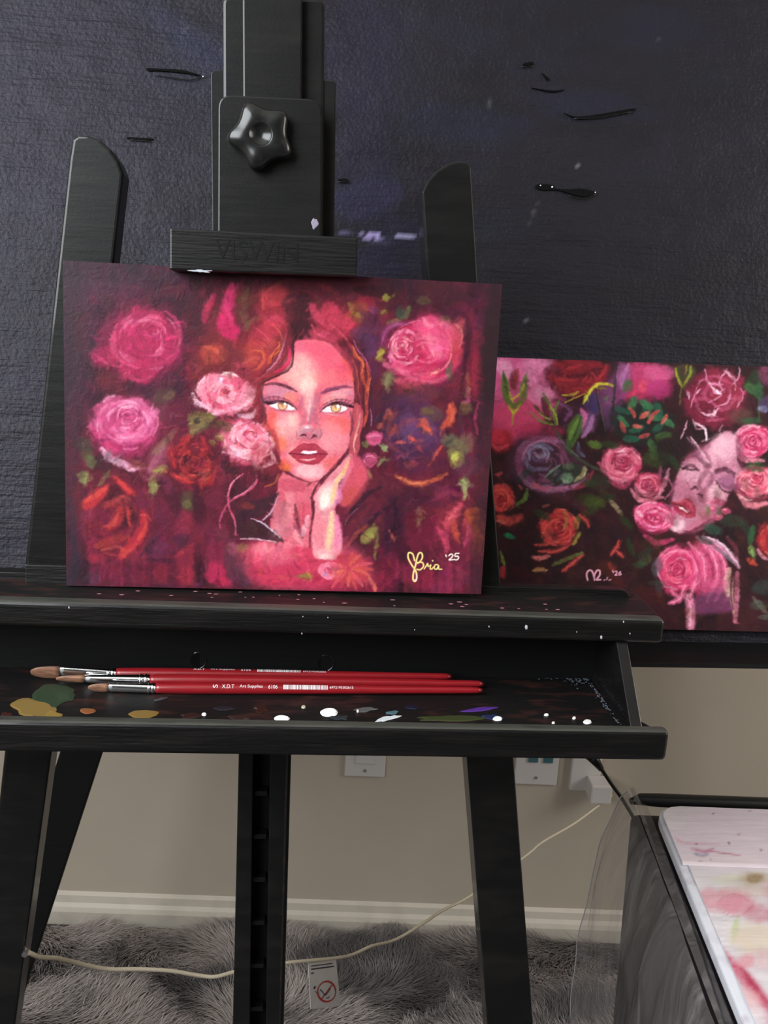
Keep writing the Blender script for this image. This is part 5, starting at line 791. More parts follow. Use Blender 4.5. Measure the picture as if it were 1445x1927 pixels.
def paint_palette():
    c = Canvas(1220, 1490, 1820, 2400, 'd8cfd2', 37)
    S, B = c.stroke, c.blob
    c.at(1080, 1400, 3.657)
    c.mottle('c8bcc0', 60, 14, .45, .8, .6, 71); c.mottle('e6dedd', 40, 12, .5, .8, .6, 72)
    B('dcc8d4', 1100, 640, 460, 230, 0, a=.7, soft=.5); S('d08a9c', 14, [(690, 640), (760, 680), (1000, 690)], a=.5, soft=.9); S('b86c8c', 22, [(810, 720), (900, 740), (960, 720)], a=.8, soft=.8); S('70708c', 22, [(830, 755), (880, 770), (920, 760)], a=.85, soft=.6); S('a84c68', 10, [(940, 740), (1060, 755), (1150, 770)], a=.8, soft=.6)
    for (x, y) in ((870, 805), (940, 795), (910, 825), (1066, 682), (1135, 620), (1290, 728), (960, 480), (1210, 460), (840, 690)): B('70485c', x, y, 9, 6, a=.85)
    B('e2cccc', 1000, 800, 300, 40, 0, a=.5)
    B('d0d0ae', 1060, 930, 120, 40, 0, a=.5, soft=.9); B('b8a890', 1240, 930, 110, 50, 0, a=.8, soft=.8); B('8c6c48', 1240, 925, 60, 32, 0, a=.75, soft=.8); B('c8b0a0', 1200, 1010, 200, 40, 0, a=.5, soft=.9)
    B('d8909c', 1000, 1080, 220, 80, 0, a=.75, soft=.8); B('d88c9c', 1120, 1110, 130, 70, 0, a=.7, soft=.5); B('c47484', 1300, 1170, 120, 60, 0, a=.6, soft=.8); A_ = c.arc
    A_('9c4c60', 6, 1110, 1110, 130, 80, 0, 350, a=.35, soft=.8); B('b8c490', 1110, 1270, 26, 90, 10, a=.7, soft=.8); B('dcc8ac', 1230, 1340, 150, 110, 0, a=.7, soft=.8); B('cc9ca0', 1300, 1480, 120, 70, 0, a=.5, soft=.8)
    S('b83450', [24, 60, 80, 60], [(1010, 1420), (1100, 1530), (1200, 1640), (1335, 1800)], a=.85, soft=.9); S('a02440', 36, [(1150, 1540), (1240, 1660), (1330, 1780)], a=.8, soft=.8); B('d8808c', 1180, 1500, 60, 50, 0, a=.6); B('e0a8ac', 1180, 1760, 120, 80, 0, a=.6, soft=.9)
    for i, (x, y) in enumerate(((1500, 1000), (1650, 1400), (1450, 1900), (1700, 2000), (1900, 1500), (1500, 2300), (2000, 900), (1300, 2100), (1800, 2500))): B(['d08090', 'b8b088', 'c06880', 'c8a090'][i % 4], x, y, 170, 110, 20 * i, a=.65, soft=.9)
    for k in range(9): S('f0ecec', 7, [(880, 1130 + k * 38), (980, 1140 + k * 38), (1090, 1180 + k * 34)], a=.5, soft=.8)
    return c
# ---------------------------------------------------------------- the room
def struct(name, bm, m, **k):
    return tag(finish(name, bm, m, **k), kind='structure')
def wall_pt(x, z, v=0.0):
    return W0 + WD * x + np.array([0, 0, z]) - WN * v
bm = bmesh.new(); box(bm, wall_pt(-1.34, 0), WD * 3.4, WN * .1, (0, 0, 2.6)); wall_back = struct('wall_back', bm, M['wall'])
bm = bmesh.new(); abox(bm, -1.34, 2.1, -2.7, 1.0, -.05, 0); struct('floor', bm, M['floor'])
bm = bmesh.new()
prof = [(0, 0), (.016, 0), (.016, .028), (.013, .036), (.008, .042), (.006, .055), (0, .060)]
prism(bm, [wall_pt(-1.34, z, v) for v, z in prof], WD * 3.4); struct('baseboard_back', bm, M['trim'])
bm = bmesh.new()
wy0, wy1, wz0, wz1 = -1.95, -.15, 1.0, 2.35
for (a, b, c_, d) in ((-2.6, wy0, 0, 2.6), (wy1, .98, 0, 2.6), (wy0, wy1, 0, wz0), (wy0, wy1, wz1, 2.6)): abox(bm, WIN_X - .12, WIN_X, a, b, c_, d)
struct('wall_left', bm, M['wall'])
bm = bmesh.new()
for (a, b, c_, d) in ((wy0, wy0 + .05, wz0, wz1), (wy1 - .05, wy1, wz0, wz1), (wy0 + .05, wy1 - .05, wz0, wz0 + .05), (wy0 + .05, wy1 - .05, wz1 - .05, wz1), ((wy0 + wy1) / 2 - .02, (wy0 + wy1) / 2 + .02, wz0 + .05, wz1 - .05)): abox(bm, WIN_X - .10, WIN_X - .05, a, b, c_, d)
struct('window_1', bm, M['trim'])
bm = bmesh.new()
for (a, b, c_, d) in ((-2.6, -.95, 0, 2.6), (.15, .98, 0, 2.6), (-.95, .15, 0, 1.0), (-.95, .15, 2.2, 2.6)): abox(bm, 2.0, 2.1, a, b, c_, d)
struct('wall_right', bm, M['wall'])
bm = bmesh.new()
for (a, b, c_, d) in ((-.95, -.90, 1.0, 2.2), (.10, .15, 1.0, 2.2), (-.90, .10, 1.0, 1.05), (-.90, .10, 2.15, 2.2), (-.42, -.38, 1.05, 2.15)): abox(bm, 2.03, 2.08, a, b, c_, d)
struct('added_window_right', bm, M['trim'])  # made-up window, frames the added fill lamp
bm = bmesh.new(); abox(bm, -1.34, 2.1, -2.7, -2.6, 0, 2.6); struct('unseen_wall_front', bm, M['unseen_wall'])
bm = bmesh.new(); abox(bm, -1.34, 2.1, -2.7, 1.1, 2.6, 2.7); struct('ceiling', bm, M['ceiling'])

# shaggy rug: woven base and a pile of fine blades
rug_x0, rug_x1, rug_y0, rug_y1 = -.75, 1.15, .36, .775
bm = bmesh.new()
prism(bm, [(rug_x0, rug_y0, .001), (rug_x1, rug_y0, .001), (rug_x1, .8246 + WK * rug_x1 - .03, .001), (rug_x0, .8246 + WK * rug_x0 - .03, .001)], np.array([0, 0, .012]))
rug = thing('shaggy_rug', 'grey mottled shaggy long-pile rug on the floor against the baseboard', 'rug', (.2, .58, .001))
finish('rug_backing', bm, M['floor'], rug)
def rug_pile(n, seed):
    r = np.random.RandomState(seed)
    x = r.uniform(rug_x0, rug_x1, n); q = r.rand(n) ** .55
    y = rug_y0 + (.8246 + WK * x - .04 - rug_y0) * q
    gx = (x - rug_x0) / (rug_x1 - rug_x0) * 399; gy = (y - rug_y0) / .55 * 199
    n1 = fnoise(220, 420, 26, 26, 5, 3)[gy.astype(int), gx.astype(int)]; n2 = fnoise(220, 420, 60, 60, 9, 2)[gy.astype(int), gx.astype(int)]; n3 = fnoise(220, 420, 8, 8, 19, 2)[gy.astype(int), gx.astype(int)]
    ang = n2 * 12 + n1 * 4 + r.normal(0, .3, n); lean = .7 + .5 * r.rand(n); L = r.uniform(.022, .042, n)
    dx, dy = np.cos(ang), np.sin(ang); w = r.uniform(.0005, .0011, n)
    base = np.stack([x, y, np.full(n, .010)], 1); d = np.stack([dx, dy, np.zeros(n)], 1); side = np.stack([-dy, dx, np.zeros(n)], 1)
    V = []
    for t, ww in ((0, 1.0), (.4, .9), (.75, .6), (1.0, .1)):
        c_ = base + d * (L * lean * t ** 1.5)[:, None] * .9 + np.array([0, 0, 1.0]) * (L * (t * 1.0 - .38 * lean * t * t))[:, None]
        V.append(c_ - side * (w * ww)[:, None]); V.append(c_ + side * (w * ww)[:, None])
    V = np.stack(V, 1).reshape(-1, 3)
    lim = .8246 + WK * V[:, 0] - .02; V[:, 1] = np.minimum(V[:, 1], lim)
    b = (np.arange(n) * 8)[:, None]
    Fq = np.concatenate([np.stack([b[:, 0] + k, b[:, 0] + k + 1, b[:, 0] + k + 3, b[:, 0] + k + 2], 1) for k in (0, 2, 4)], 0)
    me = bpy.data.meshes.new('pile'); me.vertices.add(len(V)); me.vertices.foreach_set('co', V.astype(np.float32).ravel())
    me.loops.add(Fq.size); me.loops.foreach_set('vertex_index', Fq.reshape(-1).astype(np.int32)); me.polygons.add(len(Fq)); me.polygons.foreach_set('loop_start', np.arange(0, Fq.size, 4, dtype=np.int32)); me.update(calc_edges=True)
    v = np.clip(.44 + 2.3 * (n1 - .5) + .9 * (n3 - .5) + r.normal(0, .07, n), .03, 1)[:, None]
    cc = np.array([.11, .10, .10]) * (1 - v) + np.array([.48, .42, .395]) * v
    cc = np.repeat(cc, 8, 0); a = me.color_attributes.new('pigment', 'FLOAT_COLOR', 'POINT'); a.data.foreach_set('color', np.concatenate([cc, np.ones((len(cc), 1))], 1).astype(np.float32).ravel())
    return me
tag(link('rug_pile', rug_pile(105000, 3), M['rug'], rug), kind='stuff')
# ---------------------------------------------------------------- big black plywood board on its own stand
bw0, bw1, bh = -.95, .62, 1.02            # along x, up the lean
nu, nv = 420, 270
uu = np.linspace(bw0, bw1, nu); hh = np.linspace(0, bh, nv)
gx, gh = np.meshgrid(uu, hh)
pos = B0[None, None] + np.array([1.0, 0, 0]) * gx[..., None] + BU * gh[..., None]
px, py = to_px(pos)
cb = paint_board(); cc, hb = cb.sample(px / 2, py / 2)
relief = (fnoise(nv, nu, 14, 3, 81) - .5) * .0016 + (fnoise(nv, nu, 5, 5, 83) - .5) * .0010
pos = pos - BN * relief[..., None]
board = thing('plywood_board', 'huge sheet of black painted plywood with rough grain behind the easel', 'board', (.13, .16, .83))
link('painted_face', grid_mesh('painted_face', nu, nv, pos, cc), M['board'], board, smooth=True)
bm = bmesh.new(); box(bm, B0 + np.array([bw0, 0, 0]) + BN * .0012, (bw1 - bw0, 0, 0), BN * .014, BU * bh); finish('plywood_core', bm, M['matte_black'], board)
def lens(name, pts, rim, parent, mt, v=-.0016):
    bm = bmesh.new(); P = catmull(pts, True, 5)
    q = [on_board(x, y, v) for x, y in P]; prism(bm, q, BN * .0012); o = finish(name, bm, mt, parent)
    if rim:
        bm = bmesh.new(); R_ = catmull(rim, False, 5); tube(bm, [on_board(x, y, v - .0002) for x, y in R_], .0005, 6); finish('lifted_fibre', bm, M['black_h'], o, smooth=True)
    return o
for pts, rim in (([(277, 128), (300, 129), (345, 132), (378, 142), (345, 137), (300, 133), (279, 133)], [(290, 141), (330, 147), (360, 150), (382, 143)]),
                 ([(240, 258), (262, 259), (286, 260), (285, 263), (262, 263), (241, 261)], [(242, 263), (285, 266)]),
                 ([(1011, 347), (1040, 348), (1044, 354), (1070, 356), (1095, 355), (1121, 362), (1100, 370), (1078, 366), (1050, 358), (1016, 357)], [(1070, 368), (1095, 374), (1122, 365)]),
                 ([(1060, 212), (1085, 219), (1125, 215), (1192, 204), (1185, 210), (1130, 220), (1085, 222)], [(1080, 223), (1125, 222), (1190, 210)]),
                 ([(985, 119), (1002, 116), (1003, 121), (990, 123)], [(980, 126), (1004, 124)]),
                 ([(1000, 165), (1040, 170), (1062, 168), (1040, 173)], None), ([(1020, 137), (1034, 148), (1030, 150)], None),
                 ([(636, 338), (650, 336), (658, 341), (645, 341)], [(636, 342), (658, 343)])):
    lens('knot_slit', pts, rim, board, M['slot'])
for (x, y, r_) in ((1017, 349, 2.2), (1039, 352, 3.0), (1120, 362, 2.0), (382, 144, 2.4)):
    bm = bmesh.new(); c_ = on_board(x, y, -.0022); bmesh.ops.create_icosphere(bm, subdivisions=1, radius=r_ / 3000)
    for v_ in bm.verts: v_.co = Vector(c_) + v_.co
    finish('paint_fleck', bm, M['white_paint'], board, smooth=True)

# stand carrying the board: ledge beam and two splayed legs
stand = thing('board_stand', 'black wooden stand whose ledge carries the big plywood board and rose painting', 'easel', (.1, .2, 0))
bm = bmesh.new()
la, lb = on_board(1245, 1243, -.05), on_board(1445, 1254, -.05)
zb = .5 * (la[2] + lb[2])
abox(bm, -.85, .98, .098, .19, zb, .829); finish('ledge_beam', bm, M['matte_black'], stand, bevel=.003)
def splay(top, foot, w, t):
    bm = bmesh.new(); top, foot = np.array(top), np.array(foot)
    hull8(bm, [foot + (-w, -t, 0), foot + (w, -t, 0), foot + (w, t, 0), foot + (-w, t, 0)], [top + (-w, -t, 0), top + (w, -t, 0), top + (w, t, 0), top + (-w, t, 0)])
    return bm
pA, pB = at_y(150, 1415, .33), at_y(12, 1850, .33)
sl = (pA[0] - pB[0]) / (pA[2] - pB[2])
ft = pA[0] - sl * pA[2]; tp = pA[0] + sl * (1.30 - pA[2])
finish('leg', splay((tp, .43, 1.30), (ft, .33, 0), .024, .015), M['matte_black'], stand, bevel=.002)
finish('leg', splay((.80, .43, 1.30), (1.12, .33, 0), .024, .015), M['matte_black'], stand, bevel=.002)
bm = bmesh.new(); abox(bm, min(tp, -.3), .86, .335, .36, .79, .83); finish('cross_rail', bm, M['matte_black'], stand, bevel=.002)
bm = bmesh.new(); abox(bm, -.26, -.22, .19, .336, .795, .825); finish('ledge_bracket', bm, M['matte_black'], stand)
bm = bmesh.new(); abox(bm, .66, .70, .19, .336, .795, .825); finish('ledge_bracket', bm, M['matte_black'], stand)

# ---------------------------------------------------------------- rose painting leaning on the board
def panel(name, label, TL, TR, BR, BL, thick, nu, nv, canvas, base_loc, edge, nrm, margin=.0):
    root = thing(name, label, 'painting', base_loc)
    TL, TR, BR, BL = (np.array(p) for p in (TL, TR, BR, BL))
    u = np.linspace(0, 1, nu)[None, :, None]; v = np.linspace(0, 1, nv)[:, None, None]
    pos = (TL * (1 - u) + TR * u) * (1 - v) + (BL * (1 - u) + BR * u) * v
    px, py = to_px(pos); cc, ht = canvas.sample(px, py)
    ht = ht + (canvas.sample(px, py)[0].mean(-1) - .3) * .5
    hs = (ht - ht.mean()) * .00018
    pos = pos - nrm * np.clip(hs, -.0002, .0002)[..., None]
    link('painted_surface', grid_mesh('painted_surface', nu, nv, pos[::-1], cc[::-1]), M['canvas_paint'], root, smooth=True)
    bm = bmesh.new(); q = [BL, BR, TR, TL]; q = [p + nrm * .0003 for p in q]; prism(bm, q, nrm * thick); finish('panel', bm, edge, root)
    return root
c2 = paint_roses()
r2v = -.0075
TL, BL = on_board(911, 671.5, r2v), on_board(946.5, 1187, r2v)
x2 = .64
def along(px0, py0, px1, py1, x):
    a, b = on_board(px0, py0, r2v), on_board(px1, py1, r2v); t = (x - a[0]) / (b[0] - a[0]); return a + (b - a) * t
TR, BR = along(911, 671.5, 1445, 690, x2), along(946.5, 1178, 1445, 1189, x2)
BL = along(946.5, 1178, 1445, 1189, BL[0])
painting2 = panel('rose_painting', 'dark painting of pink roses and an upturned sleeping face leaning at the right', TL, TR, BR, BL, .0055, 560, 470, c2, ((BL[0] + BR[0]) / 2, BL[1], BL[2]), M['panel_edge2'], BN)

# ---------------------------------------------------------------- main easel
easel = thing('easel', 'black painted wooden studio easel with brush tray holding the portrait', 'easel', (-.01, 0, 0))
uflo = -.93 / math.cos(TILT)
def floor_px(P):
    """carry an edge of the easel plane down to the floor"""
    return P
def leg_poly(px, e0, e1, v):
    """outline points on the easel plane; the two straight edges e0, e1 (px pairs) run on to the floor"""
    top = [on_easel(x, y, v) for x, y in px]
    ends = []
    for (a, b) in (e0, e1):
        A, B_ = on_easel(*a, v), on_easel(*b, v); t = (0.001 - A[2]) / (B_[2] - A[2]); ends.append(A + (B_ - A) * t)
    return top, ends
lv0, lv1 = .020, .047
topL = [(47, 1060), (130, 300), (136, 262), (146, 254), (165, 255), (188, 263), (208, 281), (223, 303), (232, 327), (214, 491)]
T_, e_ = leg_poly(topL, ((47, 1060), (130, 300)), ((232, 327), (214, 491)), lv0)
# keep the taper true: right edge passes (97,1415) and (46,1795)
A, B_ = on_easel(97, 1415, lv0), on_easel(46, 1795, lv0); t = (.001 - A[2]) / (B_[2] - A[2]); eR = A + (B_ - A) * t
bm = bmesh.new(); prism(bm, [e_[0]] + T_ + [A, eR], NB * (lv1 - lv0)); finish('leg', bm, M['black'], easel, bevel=.0028, seg=3)
topR = [(801, 491), (793, 361), (803, 341), (820, 322), (842, 308), (862, 303), (880, 304), (886, 312), (899, 532)]
T_, _ = leg_poly(topR, ((801, 491), (793, 361)), ((886, 312), (899, 532)), lv0)
A, B_ = on_easel(878, 1424, lv0), on_easel(917, 1926, lv0); t = (.001 - A[2]) / (B_[2] - A[2]); eL = A + (B_ - A) * t
A2, B2 = on_easel(967, 1424, lv0), on_easel(1003, 1926, lv0); t = (.001 - A2[2]) / (B2[2] - A2[2]); eR = A2 + (B2 - A2) * t
bm = bmesh.new(); prism(bm, T_ + [A2, eR, eL, A], NB * (lv1 - lv0)); finish('leg', bm, M['black'], easel, bevel=.0028, seg=3)
# lower mast: two stiles with a ratchet channel and its rungs
def mast_pt(px, py, v): return on_easel(px, py, v)
mv0, mv1 = .020, .045
def mast_strip(xa, xb, xa2, xb2, v0, v1, name, mt, parent, ytop=1420, ybot=1926):
    a, b, c_, d = on_easel(xa, ytop, v0), on_easel(xb, ytop, v0), on_easel(xb2, ybot, v0), on_easel(xa2, ybot, v0)
    def run(p, q, z): t = (z - p[2]) / (q[2] - p[2]); return p + (q - p) * t
    zt = 1.05
    bm = bmesh.new(); prism(bm, [run(a, d, zt), run(b, c_, zt), run(b, c_, .02), run(a, d, .02)], NB * (v1 - v0)); return finish(name, bm, mt, parent, bevel=.001)
mast = mast_strip(449, 476, 438, 470, mv0, mv1, 'mast_stile', M['black'], easel)
mast_strip(508, 548, 500, 534, mv0, mv1, 'mast_stile', M['black'], easel)
mback = mast_strip(470, 512, 462, 508, mv0 + .016, mv1 - .001, 'mast_channel', M['matte_black'], easel)
for k, yy in enumerate(range(1418, 2300, 81)):
    xm = 491 - (yy - 1418) * .020
    bm = bmesh.new(); p = on_easel(xm - 13, yy + 80, mv0 + .006); q = on_easel(xm + 12, yy + 80, mv0 + .006)
    box(bm, p, q - p, NB * .011, EU * .004); finish('ratchet_rung', bm, M['black'], easel, bevel=.0006)
# thin bright rod edge beside the mast
bm = bmesh.new(); p, q = on_easel(541, 1405, mv0 - .002), on_easel(527, 1927, mv0 - .002); d = q - p; q = p + d * 1.9
tube(bm, [p - d * .3, q], .0010, 6); finish('guide_wire', bm, M['ledge'], easel)
# upper mast: fixed rails, slider with raised ridge
easel_prism('mast_rail', rounded([(397, 133, 8), (425, 133, 3), (428, 560, 0), (401, 560, 0)], 0), .006, .034, M['black'], easel, .003)
easel_prism('mast_rail', rounded([(604, 150, 3), (632, 151, 8), (628, 560, 0), (600, 560, 0)], 0), .006, .034, M['black'], easel, .003)
slider = easel_prism('slider', rounded([(419, -6, 14), (611, -2, 18), (607, 560, 0), (421, 560, 0)], 0, 6), .0042, .020, M['black'], easel, .002)
easel_prism('slider_ridge', [(456, -60), (569, -58), (566, 480), (459, 480)], -.005, .004, M['black'], easel, .0012)
# clamp: plate, knob, bar
plate = easel_prism('clamp_plate', rounded([(411, 178, 26), (606, 187, 30), (604, 446, 0), (410, 440, 0)], 0, 6), -.011, -.0055, M['black'], easel, .0010)
kc = on_easel(491, 256, -.019)
def knob():
    bm = bmesh.new(); ex = np.array([1.0, 0, 0]); n = 60; rot0 = math.radians(90 + 18 + 8)
    def outline(sc, dz, inner=False):
        out = []
        for k in range(n):
            t = 2 * math.pi * k / n; r = .0186 * (1 + .135 * math.cos(5 * (t - rot0)) + .018 * math.cos(10 * (t - rot0))) * sc
            out.append(bm.verts.new(Vector(kc + ex * r * math.cos(t) + EU * r * math.sin(t) + NB * dz)))
        return out
    def ring(r, dz): return [bm.verts.new(Vector(kc + ex * r * math.cos(2 * math.pi * k / n) + EU * r * math.sin(2 * math.pi * k / n) + NB * dz)) for k in range(n)]
    L = [outline(.9, .0078), outline(1.02, .006), outline(1.04, 0), outline(1.0, -.003), outline(.9, -.0048), ring(.0078, -.0058), ring(.0072, -.0056), ring(.0066, -.0036)]
    bm.faces.new(L[0])
    for a, b in zip(L, L[1:]):
        for k in range(n): bm.faces.new((a[k], a[(k + 1) % n], b[(k + 1) % n], b[k]))
    bm.faces.new(L[-1][::-1])
    return bm
kn = finish('knob', knob(), M['knob'], easel, smooth=True)
bm = bmesh.new(); tube(bm, [kc + NB * .004, kc + NB * .013], .006, 16); finish('knob_bolt', bm, M['knob'], kn)
bar_px = [(319, 429), (673, 447), (672, 521), (319, 508)]
bar = easel_prism('clamp_bar', bar_px, -.022, -.0008, M['black_h'], easel, .0014)
tm = text_mesh('VISWIN', .0185, 'embossed_letters')
p0, p1 = on_easel(404, 487, -.0221), on_easel(560, 494, -.0221); dx = (p1 - p0) / np.linalg.norm(p1 - p0); L0 = np.array([v.co.x for v in tm.vertices]).max()
for v in tm.vertices: v.co = Vector(p0 + dx * (v.co.x * np.linalg.norm(p1 - p0) / L0) + EU * v.co.y)
bm = bmesh.new(); bm.from_mesh(tm); r_ = bmesh.ops.extrude_face_region(bm, geom=bm.faces[:])
for v in [g for g in r_['geom'] if isinstance(g, bmesh.types.BMVert)]: v.co += Vector(-NB * .0002)
finish('embossed_letters', bm, M['black'], bar)
def drop(name, P, n, ax, ay, mt, parent, h=.0006, seed=0, wob=.12):
    """flat dried drop of paint on a surface: P centre, n normal, ax / ay half axes (vectors)"""
    r = np.random.RandomState(seed); bm = bmesh.new(); k = 26; rr = r.normal(size=k); rr = 1 + wob * (.5 * rr + .6 * np.roll(rr, 1) + .5 * np.roll(rr, 2))
    a = [bm.verts.new(Vector(P + (ax * math.cos(2 * math.pi * i / k) + ay * math.sin(2 * math.pi * i / k)) * rr[i])) for i in range(k)]
    b = [bm.verts.new(Vector(P + n * h + (ax * math.cos(2 * math.pi * i / k) + ay * math.sin(2 * math.pi * i / k)) * rr[i] * .8)) for i in range(k)]
    for i in range(k): bm.faces.new((a[i], a[(i + 1) % k], b[(i + 1) % k], b[i]))
    bm.faces.new(b); bm.faces.new(a[::-1])
    return finish(name, bm, mt, parent, smooth=False)
def emat(c_, rough=.5): return mat('dried_paint_%s' % c_, tuple(((int(c_[i:i + 2], 16) / 255) ** 2.2) for i in (0, 2, 4)), rough, bump=[((1, 1, 1), 200, .2, .0004)])
pm = {}
def pmat(c_):
    if c_ not in pm: pm[c_] = emat(c_)
    return pm[c_]
q = on_easel(378, 510, -.0225); drop('paint_fleck', q, -NB, np.array([.006, 0, 0]), EU * .0012, pmat('b4b8c4'), bar, seed=3, wob=.3)
q = on_easel(592, 420, -.0112); drop('paint_fleck', q, -NB, np.array([.0022, 0, 0]), EU * .0035, pmat('8c8496'), plate, h=.0002, seed=4, wob=.2)

# crossbar behind the ledge
easel_prism('crossbar', [(47, 1062), (890, 1088), (890, 1180), (47, 1150)], .006, .0118, M['black_h'], easel, .001)
# canvas ledge (slightly skewed), its back rail and front lip
LY = -.004
def led(x, y, z): return np.array([x, y + LY * (x - .0), z - .010 * x])
def ledbox(bm, x0, x1, y0, y1, z0, z1): hull8(bm, [led(x0, y0, z0), led(x1, y0, z0), led(x1, y1, z0), led(x0, y1, z0)], [led(x0, y0, z1), led(x1, y0, z1), led(x1, y1, z1), led(x0, y1, z1)])
bm = bmesh.new(); ledbox(bm, -.293, .2835, -.0236, .040, .9105, .9275); ledge = finish('ledge', bm, M['ledge'], easel, bevel=.001)
bm = bmesh.new()
for a, b in ((( -.293, .2835), None),): ledbox(bm, a[0], a[1], -.0362, -.0235, .9100, .9284)
lipA = finish('ledge_lip', bm, M['black_h'], ledge, bevel=.004, seg=4)
bm = bmesh.new(); ry = .0125
pr = rounded([(-.293, .9285, 0), (.274, .9235, 0), (.2715, .9318, .006), (-.293, .9355, 0)], 0, 5)
prism(bm, [np.array([x, ry - .004 * x, z]) for x, z in pr], np.array([0, .010, 0])); finish('back_rail', bm, M['black_h'], ledge, bevel=.0008)
def paint_lit_top(o, lim=.55):  # upward faces take the paler grey that paints in their lit band
    o.data.materials.append(M['lit_top'])
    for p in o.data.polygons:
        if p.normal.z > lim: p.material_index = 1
paint_lit_top(lipA)
# brush tray under the ledge
TY = -.014
def tr(x, y, z): return np.array([x, y + TY * x, z - .004 * x])
def trbox(bm, x0, x1, y0, y1, z0, z1): hull8(bm, [tr(x0, y0, z0), tr(x1, y0, z0), tr(x1, y1, z0), tr(x0, y1, z0)], [tr(x0, y0, z1), tr(x1, y0, z1), tr(x1, y1, z1), tr(x0, y1, z1)])
FZ = .859
bm = bmesh.new(); trbox(bm, -.283, .249, -.079, .012, FZ - .006, FZ); tray = finish('brush_tray', bm, M['ledge'], easel)
bm = bmesh.new(); trbox(bm, -.283, .257, .0105, .0185, FZ - .006, .9100); finish('tray_back', bm, M['matte_black'], tray)
bm = bmesh.new()
for sx in (.249,):
    prism(bm, [tr(sx, .0105, FZ - .006), tr(sx, .0105, .9090), tr(sx, -.030, .9090), tr(sx, -.0775, FZ + .004), tr(sx, -.0775, FZ - .006)], np.array([.0085, 0, 0]))
finish('tray_end', bm, M['black'], tray, bevel=.0006)
bm = bmesh.new(); prism(bm, [tr(.2576, .0, FZ - .006), tr(.2576, -.079, FZ - .006), tr(.272, -.079, FZ - .006), tr(.268, -.070, FZ - .006), tr(.2585, -.052, FZ - .006)], np.array([0, 0, .006])); finish('tray_corner', bm, M['matte_black'], tray)
bm = bmesh.new(); trbox(bm, -.286, .2725, -.0902, -.0795, .8435, .8660); lip2 = finish('tray_lip', bm, M['black_h'], tray, bevel=.004, seg=4); paint_lit_top(lip2)
for (x, y) in ((372, 1243), (612, 1248)):
    p = at_y(x, y, .0103 + TY * (x - 560) / 2600); bm = bmesh.new()
    tube(bm, [p + np.array([.0065 * math.cos(t), 0, .0065 * math.sin(t)]) for t in np.linspace(-1.2, 2.0, 12)], .0006, 6); o = finish('screw_hole_rim', bm, M['black'], tray)
    bm = bmesh.new(); tube(bm, [p, p + np.array([0, .0004, 0])], .0058, 16); finish('screw_hole', bm, M['slot'], o)
# dried paint on the tray floor
UPV = np.array([0, 0, 1.0])
def floor_drop(x, y, rx, ry, c_, seed, h=.0005, wob=.1, sk=0.0):
    zf = FZ + .0002 - .004 * at_z(x, y, FZ)[0]; P = at_z(x, y, zf); a = at_z(x + rx, y + sk, zf) - P; b = at_z(x, y - ry, zf) - P
    drop('paint_drop', P, UPV, a, b, M['white_paint'] if c_ == 'w' else pmat(c_), tray, h, seed, wob)
for i, (x, y, rx, ry, c_) in enumerate(((619, 1341, 16, 8, 'w'), (530, 1352, 15, 5, 'w'), (384, 1345, 4.5, 2.5, 'w'), (936, 1353, 9, 4, 'w'), (1105, 1359, 8, 4, 'w'), (1080, 1352, 3.5, 2, 'w'), (1028, 1346, 4.5, 1.8, 'w'), (1041, 1361, 3, 1.6, 'w'), (673, 1339, 2.2, 2, 'w'), (571, 1331, 4, 2.5, 'b0a890'))):
    floor_drop(x, y, rx, ry, c_, i, .0009, .04)
for i, (x, y, rx, ry, c_, sk, wb) in enumerate(((730, 1352, 20, 4, 'c4c8cc', -5, .25), (100, 1308, 46, 22, '2c3a2a', 0, .14), (60, 1334, 46, 17, '766036', 4, .16), (90, 1345, 26, 8, '806834', 0, .15), (12, 1346, 11, 6, '3a1c14', 0, .12), (165, 1338, 15, 6, '7a4a2c', 0, .08), (271, 1344, 28, 8, '745c2e', 0, .1), (70, 1350, 17, 4, '5c4a2c', 0, .15),
    (492, 1334, 15, 6, '2e1812', 0, .2), (452, 1351, 22, 5, '30201c', 0, .2), (362, 1346, 20, 5, '2c1a16', 0, .2), (840, 1352, 56, 6, '333a20', -2, .2), (775, 1331, 12, 4, '12162a', 0, .15), (900, 1335, 36, 3, '4a2a78', -4, .12), (925, 1349, 22, 5, '20284a', 0, .2), (690, 1335, 22, 4, '50504e', -2, .25), (640, 1350, 16, 4, '262c30', 0, .25), (300, 1316, 14, 2, '3c3c40', -4, .2), (740, 1340, 16, 3, '46606a', -3, .3), (420, 1333, 22, 4, '201c22', 0, .2))):
    floor_drop(x, y, rx, ry, c_, 40 + i, .0004, wb, sk)
def flecks(name, spots, mt, parent, seed):
    r = np.random.RandomState(seed); bm = bmesh.new()
    for P, n, a, b in spots:
        k = 5; A = [bm.verts.new(Vector(P + n * .0003 + a * math.cos(2 * math.pi * i / k + .3) + b * math.sin(2 * math.pi * i / k + .3))) for i in range(k)]
        T = bm.verts.new(Vector(P + n * .0006))
        for i in range(k): bm.faces.new((A[i], A[(i + 1) % k], T))
    me = bpy.data.meshes.new(name); bm.to_mesh(me); bm.free(); return tag(link(name, me, mt, parent), kind='stuff')
r = np.random.RandomState(8); sp = []
for i in range(520):
    t = r.rand(); x = 1000 + 105 * t ** .6 + r.normal(0, 3); y = 1271 + 5 * t + r.normal(0, 3 + 6 * t)
    if i % 2: t = r.rand(); x = 1112 + 58 * t + r.normal(0, 4); y = 1284 + 76 * t + r.normal(0, 4)
    P = at_z(x, y, FZ)
    if P[0] < .2455 and P[1] < .006: sz = r.uniform(.0002, .0009); sp.append((P, UPV, np.array([sz, 0, 0]), np.array([0, sz * 1.6, 0])))
flecks('paint_dust', sp, pmat('565c66'), tray, 1)
sp = []
